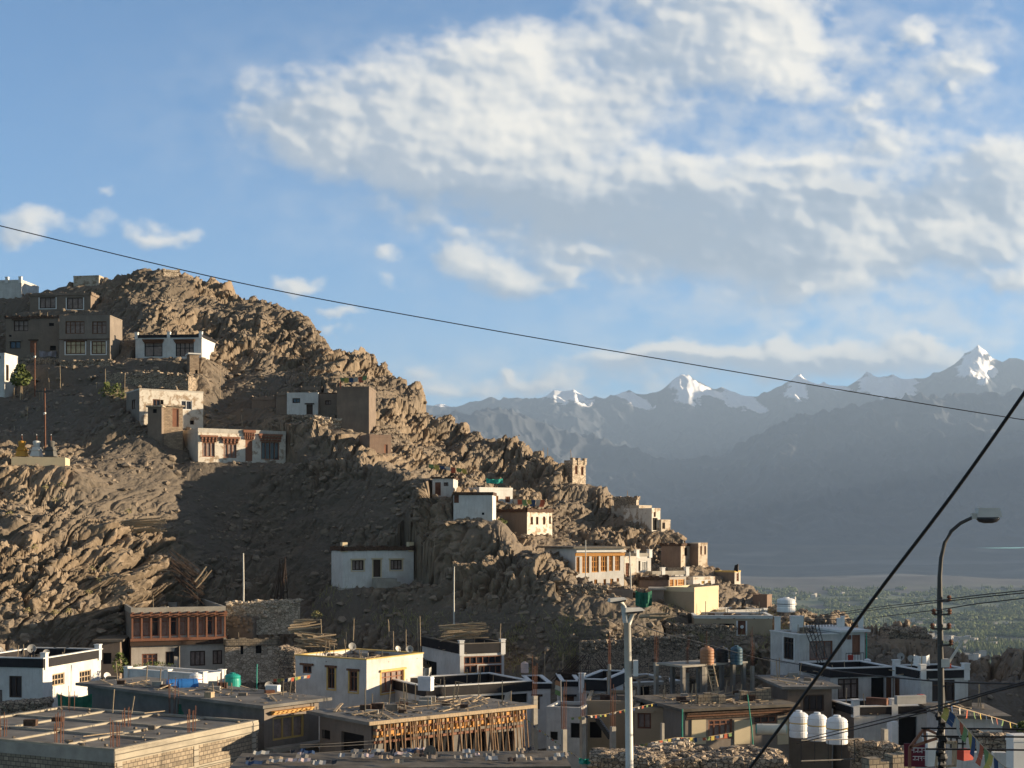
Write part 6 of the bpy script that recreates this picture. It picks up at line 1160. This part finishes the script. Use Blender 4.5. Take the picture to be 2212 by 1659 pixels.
col('pipe_green', (.03, .30, .20)); pole('tall green pipe in front of the cream walled house', 'I', 1835, 975, 1600, .035, 'pipe_green', x0=1762, Y=68, name='pipe', cat='pipe'); pole('green drain pipe on the bay of the white building', 'J', 740, 400, 570, .05, 'pipe_green', Y=98, name='pipe', cat='pipe')
pole('thin turquoise pole beside the teal tank', 'G', 503, 690, 930, .04, 'tank_teal', Y=84); pole('green pipe at the left end of the cream walled house', 'I', 1155, 1110, 1420, .05, 'pipe_green', Y=78, name='pipe', cat='pipe')
# rugs and cloth spread over a low shed at the bottom
e = empty('shed', PX(*zc('H', 700, 1640), 56), R(3), 'low shed roof at the bottom heaped with rugs, clothes and boards', 'shed'); k = MB(); k.box(-9, 4.6, 0, 4, -3, -.05); k.build('roof', M['roofm'], e); g = random.Random(12)
CM = ['tank_pink', 'flag_blue', 'flag_white', 'dconc', 'logs', 'dish', 'black', 'conc', 'mud', 'mud2', 'brush', 'roofm']
for i in range(55):
    k = MB(); x, y = g.uniform(-8.6, 4.2), g.uniform(.1, 3.6); w_, d__ = g.uniform(.2, .7), g.uniform(.2, .5); n = 4
    for a in range(n):
        z = lambda t_: .04 + .07 * abs(math.sin(t_ * 5 + i)); k.quad((x + w_ * a / n, y, z(a / n)), (x + w_ * (a + 1) / n, y, z((a + 1) / n)), (x + w_ * (a + 1) / n, y + d__, z((a + 1) / n) + .08), (x + w_ * a / n, y + d__, z(a / n) + .08))
    k.build('cloth', M[CM[g.randrange(len(CM))]], e)
# pots, boxes and clutter on roofs
def crate(label, Z, x, y, Y, s_, mat, group, name='crate', cat='crate'):
    k = MB(); w_, h_, d__ = s_; k.box(-w_ / 2, w_ / 2, -d__ / 2, d__ / 2, 0, h_); k.box(-w_ / 2 - .02, w_ / 2 + .02, -d__ / 2 - .02, d__ / 2 + .02, h_ * .8, h_ * .88); o = k.build(name, M[mat]); o.location = PX(*zc(Z, x, y), Y); o.rotation_euler = (0, 0, rnd.uniform(-.6, .6)); return tag(o, label, cat, group, 'thing')
crate('white block under a dish on the grey roof', 'G', 652, 960, 79, (.7, .45, .5), 'trimw', 'roof clutter'); crate('red box beside the white block on the grey roof', 'G', 620, 1000, 78, (.5, .4, .4), 'rust_', 'roof clutter'); crate('brick stack beside the white dish on the slab roof', 'F', 1060, 880, 86, (.8, .5, .5), 'adobe', 'roof clutter'); crate('small pale box on the grey slab roof', 'F', 1955, 1000, 76, (.4, .3, .4), 'logs', 'roof clutter')
crate('white box hanging at the corner of the yellow trimmed house', 'H', 420, 935, 90, (.9, .9, .5), 'tank_white', 'roof clutter'); crate('red bucket on the terrace of the white building', 'N', 1545, 1190, 97.5, (.35, .7, .35), 'redpaint', 'roof clutter', 'bucket', 'bucket')
crate('red canister at the end of the black rimmed terrace', 'J', 1248, 1060, 81, (.3, .55, .3), 'redpaint', 'roof clutter', 'canister', 'canister'); crate('patterned grey cabinet on the black rimmed terrace', 'J', 1150, 1062, 80.6, (1.9, .5, .3), 'dish', 'roof clutter', 'cabinet', 'cabinet')
crate('red brown chest on the black rimmed terrace', 'J', 840, 1068, 81.5, (1.2, .4, .4), 'rust_', 'roof clutter', 'chest', 'chest'); crate('white water dispenser with a blue bottle by the dark doorway', 'J', 985, 1475, 78, (.42, 1.5, .4), 'tank_white', 'roof clutter', 'water_dispenser', 'dispenser')
crate('tall white cabinet behind the notice board', 'M', 715, 1310, 40, (.45, .95, .3), 'trimw', 'roof clutter', 'cabinet', 'cabinet'); crate('white rounded bollard at the lower right corner', 'M', 2115, 1340, 40, (.5, .95, .4), 'trimw', 'roof clutter', 'bollard', 'bollard')
crate('red shop box at the roadside beyond the lamp post', 'M', 1230, 1210, 46, (.42, .34, .4), 'redpaint', 'roof clutter', 'box', 'box')
s0, z0_ = hP['onface']('F', 1711, 342); k = MB(); k.tube([hP['P']['F'](s0, z0_, -.03), hP['P']['F'](s0, z0_, .0)], .15, 20); k.build('door_emblem', M['trimw'], hP['e'])
# pebbly stones along the roof edges (each a small thing would be lost: one scatter per roof)
def roof_stuff(h, n, seed, label):
    g = random.Random(seed); k = MB()
    for i in range(n): fx, fy = g.random(), g.random() ** 1.5; p = on_roof(h, fx, fy); s_ = g.uniform(.04, .13); k.blob(p, (s_ * g.uniform(.7, 2), s_, s_ * .6), 0, .4, 5)
    for i in range(n // 4):
        p = on_roof(h, g.uniform(.03, .97), g.uniform(.05, .95)); a = g.uniform(0, 3.14); L = g.uniform(.5, 2.2); dv_ = Vector((math.cos(a), math.sin(a), 0)) * L / 2; k.bar(p - dv_ + Vector((0, 0, .06)), p + dv_ + Vector((0, 0, g.uniform(.06, .25))), g.uniform(.05, .16), .04, 1)
    for i in range(n // 9):
        p = on_roof(h, g.uniform(.03, .97), g.uniform(.05, .95)); k.bar(p, p + Vector((g.uniform(-.15, .15), 0, g.uniform(.5, 1.5))), .05, .05, 1)
    for i in range(n // 8):
        p = on_roof(h, g.uniform(.05, .95), g.uniform(.1, .95)); s_ = g.uniform(.12, .35); k.box(p.x - s_, p.x + s_, p.y - s_ * .6, p.y + s_ * .6, p.z, p.z + s_ * g.uniform(.5, 1.3), g.choice((0, 2, 3)))
    o = k.build('roof_rubble', [M['loose'], M['logs'], M['brush'], M['conc']]); tag(o, label, 'rubble', None, 'stuff')
M['loose'] = mk('loose_stone', (.25, .20, .15), var=.35, scale=.9, bump=.1)
roof_stuff(hL, 160, 1, 'stones and scraps littering the unfinished house roof'); roof_stuff(hK, 70, 2, 'stones and scraps on the long grey slab roof'); roof_stuff(hH, 90, 3, 'stones on the cream walled house roof'); roof_stuff(hM, 25, 4, 'scraps on the block house slab'); roof_stuff(hF_, 80, 5, 'stones on the yellow trimmed house roof'); roof_stuff(hD, 60, 6, 'flat stones on the timber gallery house roof'); roof_stuff(hA, 50, 7, 'stones along the brown mud house roof')
for i, h in enumerate(HOUSES):
    L_ = h['e']['label']
    if h['A'][1] < 121 and h not in (hL, hK, hH, hM, hF_, hD, hA) and h['w'] > 2.5: roof_stuff(h, int(16 + h['w'] * h['d'] * .9), 50 + i, 'odds and ends on the roof of the ' + ' '.join(L_.split()[:9]))
# far settlement on the valley floor
g = random.Random(44); proto = None
spots = [(1875 + g.random() * 330, 1392 + g.gauss(0, 9)) for _ in range(30)] + [(1960 + g.random() * 220, 1350 + g.gauss(0, 5)) for _ in range(16)] + [(1700 + g.random() * 200, 1298 + g.gauss(0, 6)) for _ in range(10)] + [(2060 + g.random() * 90, 1420 + g.gauss(0, 4)) for _ in range(6)]
M['farw'] = mk('far_white', (.50, .47, .42), var=.1, scale=.1, bump=0)
for i, (u, v) in enumerate(spots):
    v = max(v, 1285); Y = 262 * F / (v - HV) * 1.0; Y = min(Y, 5600); z = float(np.interp(Y, vy, vz)); x = T(u) * Y
    z += float(fbm(np.array([x / 900]), np.array([Y / 900]), 4, 2)[0] * min(14, Y / 60)) + 4
    if proto is None:
        proto = empty('distant_house', (x, Y, z), .3, 'tiny pale house far away among the trees of the valley floor', 'house', 'distant houses in the valley'); k = MB(); k.box(-8, 8, -6, 6, -6, 7); wl = k.build('wall', M['farw'], proto); k = MB(); k.box(-8.5, 8.5, -6.5, 6.5, 7.01, 8); rf = k.build('roof', M['conc'], proto)
    else:
        o = proto.copy(); COL.objects.link(o); o.location = (x, Y, z); o.rotation_euler = (0, 0, g.uniform(-.8, .8)); s_ = g.uniform(.5, 1.2); o.scale = (s_, s_, g.uniform(.7, 1.3))
        for ch in (wl, rf): c = ch.copy(); COL.objects.link(c); c.parent = o
# ================= hill mesh (after all footprints are known) =================
apply_pads()
m_hill = mk('hill_rock', (.25, .192, .135), kind='rock', var=.30, scale=.55, bump=.35, bscale=3.5, dist=.12, col2=(.135, .112, .088), attr='dirt')
hill = mesh_np('hillside', np.stack([Xh, Yh, Zh], -1).reshape(-1, 3), grid_faces(NR, NC), m_hill, attrs={'dirt': 1 - np.clip(rock * 1.3 - .15, 0, 1)})
tag(hill, 'craggy brown rock hillside above the town', 'hill', kind='structure')
def rubble():
    g = np.random.default_rng(3); n = 12000
    w = (np.where((Yh > 112) & (Yh < PY.max() + 2), 1.0, .15) * (.25 + np.clip(fbm(Xh / 6, bb / 6, 3, 90) * 1.5, 0, 1) * (1.3 - rock * .6)) * np.where(Yh < 60, 0, 1)).ravel()
    w[(Yh > 196).ravel()] = 0
    idx = g.choice(w.size, n, p=w / w.sum()); C = np.stack([Xh.ravel()[idx], Yh.ravel()[idx], Zh.ravel()[idx]], 1) + g.normal(0, .12, (n, 3)) * [1, 1, .2]
    ph = (1 + 5 ** .5) / 2
    ic = np.array([(-1, ph, 0), (1, ph, 0), (-1, -ph, 0), (1, -ph, 0), (0, -1, ph), (0, 1, ph), (0, -1, -ph), (0, 1, -ph), (ph, 0, -1), (ph, 0, 1), (-ph, 0, -1), (-ph, 0, 1)]) / 1.9
    fi = np.array([(0, 11, 5), (0, 5, 1), (0, 1, 7), (0, 7, 10), (0, 10, 11), (1, 5, 9), (5, 11, 4), (11, 10, 2), (10, 7, 6), (7, 1, 8), (3, 9, 4), (3, 4, 2), (3, 2, 6), (3, 6, 8), (3, 8, 9), (4, 9, 5), (2, 4, 11), (6, 2, 10), (8, 6, 7), (9, 8, 1)])
    s = .08 + .36 * g.random(n) ** 3.0; sc = s[:, None, None] * (.6 + .8 * g.random((n, 1, 3))) * [1, 1, .75]
    vv = ic[None] * (.7 + .6 * g.random((n, 12, 1))) * sc; a = g.random(n) * 6.28; c, q = np.cos(a)[:, None], np.sin(a)[:, None]
    x = vv[..., 0] * c - vv[..., 1] * q; y = vv[..., 0] * q + vv[..., 1] * c
    vv = np.stack([x, y, vv[..., 2]], -1) + C[:, None]
    o = mesh_np('loose_stones', vv.reshape(-1, 3), (fi[None] + (np.arange(n) * 12)[:, None, None]).reshape(-1, 3), mk('loose_stone', (.25, .20, .15), var=.35, scale=.9, bump=.1))
    tag(o, 'loose stones and rubble strewn over the hillside', 'stones', kind='stuff')
rubble()
# unseen rise added out of frame as shadow caster for the slope's foot
def add_shade_rise():
    a = np.linspace(0, 1, 80); X = 52 + 70 * a[None, :] + 0 * a[:, None]; Y = 70 + 75 * a[:, None] + 0 * a[None, :]
    Z = -20 + 24 * np.sin(np.pi * a)[None, :] ** .7 * np.clip(np.sin(np.pi * a), 0, 1)[:, None] ** .5 + facet(X / 6, Y / 6, 9) * 1.5 * np.sin(np.pi * a)[None, :]
    o = mesh_np('shade_rise', np.stack([X, Y, Z], -1).reshape(-1, 3), grid_faces(80, 80), m_hill, attrs={'dirt': np.zeros(X.shape)}); tag(o, 'unseen rocky rise added to shade the foot of the slope', 'hill', kind='structure')
add_shade_rise()
# ---- haze: the air over the valley ----
bpyv = bpy.data.materials.new('haze_air'); bpyv.use_nodes = True; t = bpyv.node_tree; t.nodes.clear()
pv = t.nodes.new('ShaderNodeVolumePrincipled'); pv.inputs['Color'].default_value = (.41, .57, .82, 1); pv.inputs['Density'].default_value = 5.5e-5; pv.inputs['Anisotropy'].default_value = .1
ov = t.nodes.new('ShaderNodeOutputMaterial'); t.links.new(pv.outputs[0], ov.inputs['Volume'])
x0, x1, y0, y1, zl, zh = -14000, 18000, -2000, 21500, -420, 2480
hv = np.array([(x, y, z) for z in (zl, zh) for y in (y0, y1) for x in (x0, x1)], float)
hf = np.array([(0, 2, 3, 1), (4, 5, 7, 6), (0, 1, 5, 4), (2, 6, 7, 3), (0, 4, 6, 2), (1, 3, 7, 5)])
hz = mesh_np('haze', hv, hf, bpyv); tag(hz, 'thin blue haze in the air over the valley', 'haze', kind='stuff')

gp = mesh_np('town_ground', np.array([(-420, -220, -19.2), (420, -220, -19.2), (420, 100, -19.2), (-420, 100, -19.2)], float), np.array([(0, 1, 2, 3)]), mk('town_dirt', (.13, .11, .09), var=.3, scale=.5, bump=.2)); tag(gp, 'dusty ground under the town', 'ground', kind='structure')
def brush_():
    g = np.random.default_rng(8); n = 5200; U = Ug.ravel(); V = Vg.ravel()
    w = ((V > 1325) & (V < 1470) & (U > 640) & (U < 1720) & (Yh.ravel() > 104)) * (.15 + np.clip(fbm(Xh / 3, Yh / 3, 2, 66).ravel() * 2, 0, 1))
    idx = g.choice(w.size, n, p=w / w.sum()); C = np.stack([Xh.ravel()[idx], Yh.ravel()[idx], Zh.ravel()[idx]], 1)
    h = .15 + .5 * g.random(n) ** 2; lean = g.normal(0, .5, (n, 3)) * h[:, None]; lean[:, 2] = h; t = np.stack([.012 + .02 * g.random(n), np.zeros(n), np.zeros(n)], 1)
    vv = np.stack([C - t, C + t, C + lean + t * .4, C + lean - t * .4], 1); o = mesh_np('dry_brush', vv.reshape(-1, 3), np.arange(n * 4).reshape(-1, 4), M['scrub']); tag(o, 'dry brush and thorny scrub on the shaded lower slope', 'scrub', kind='stuff')
brush_()
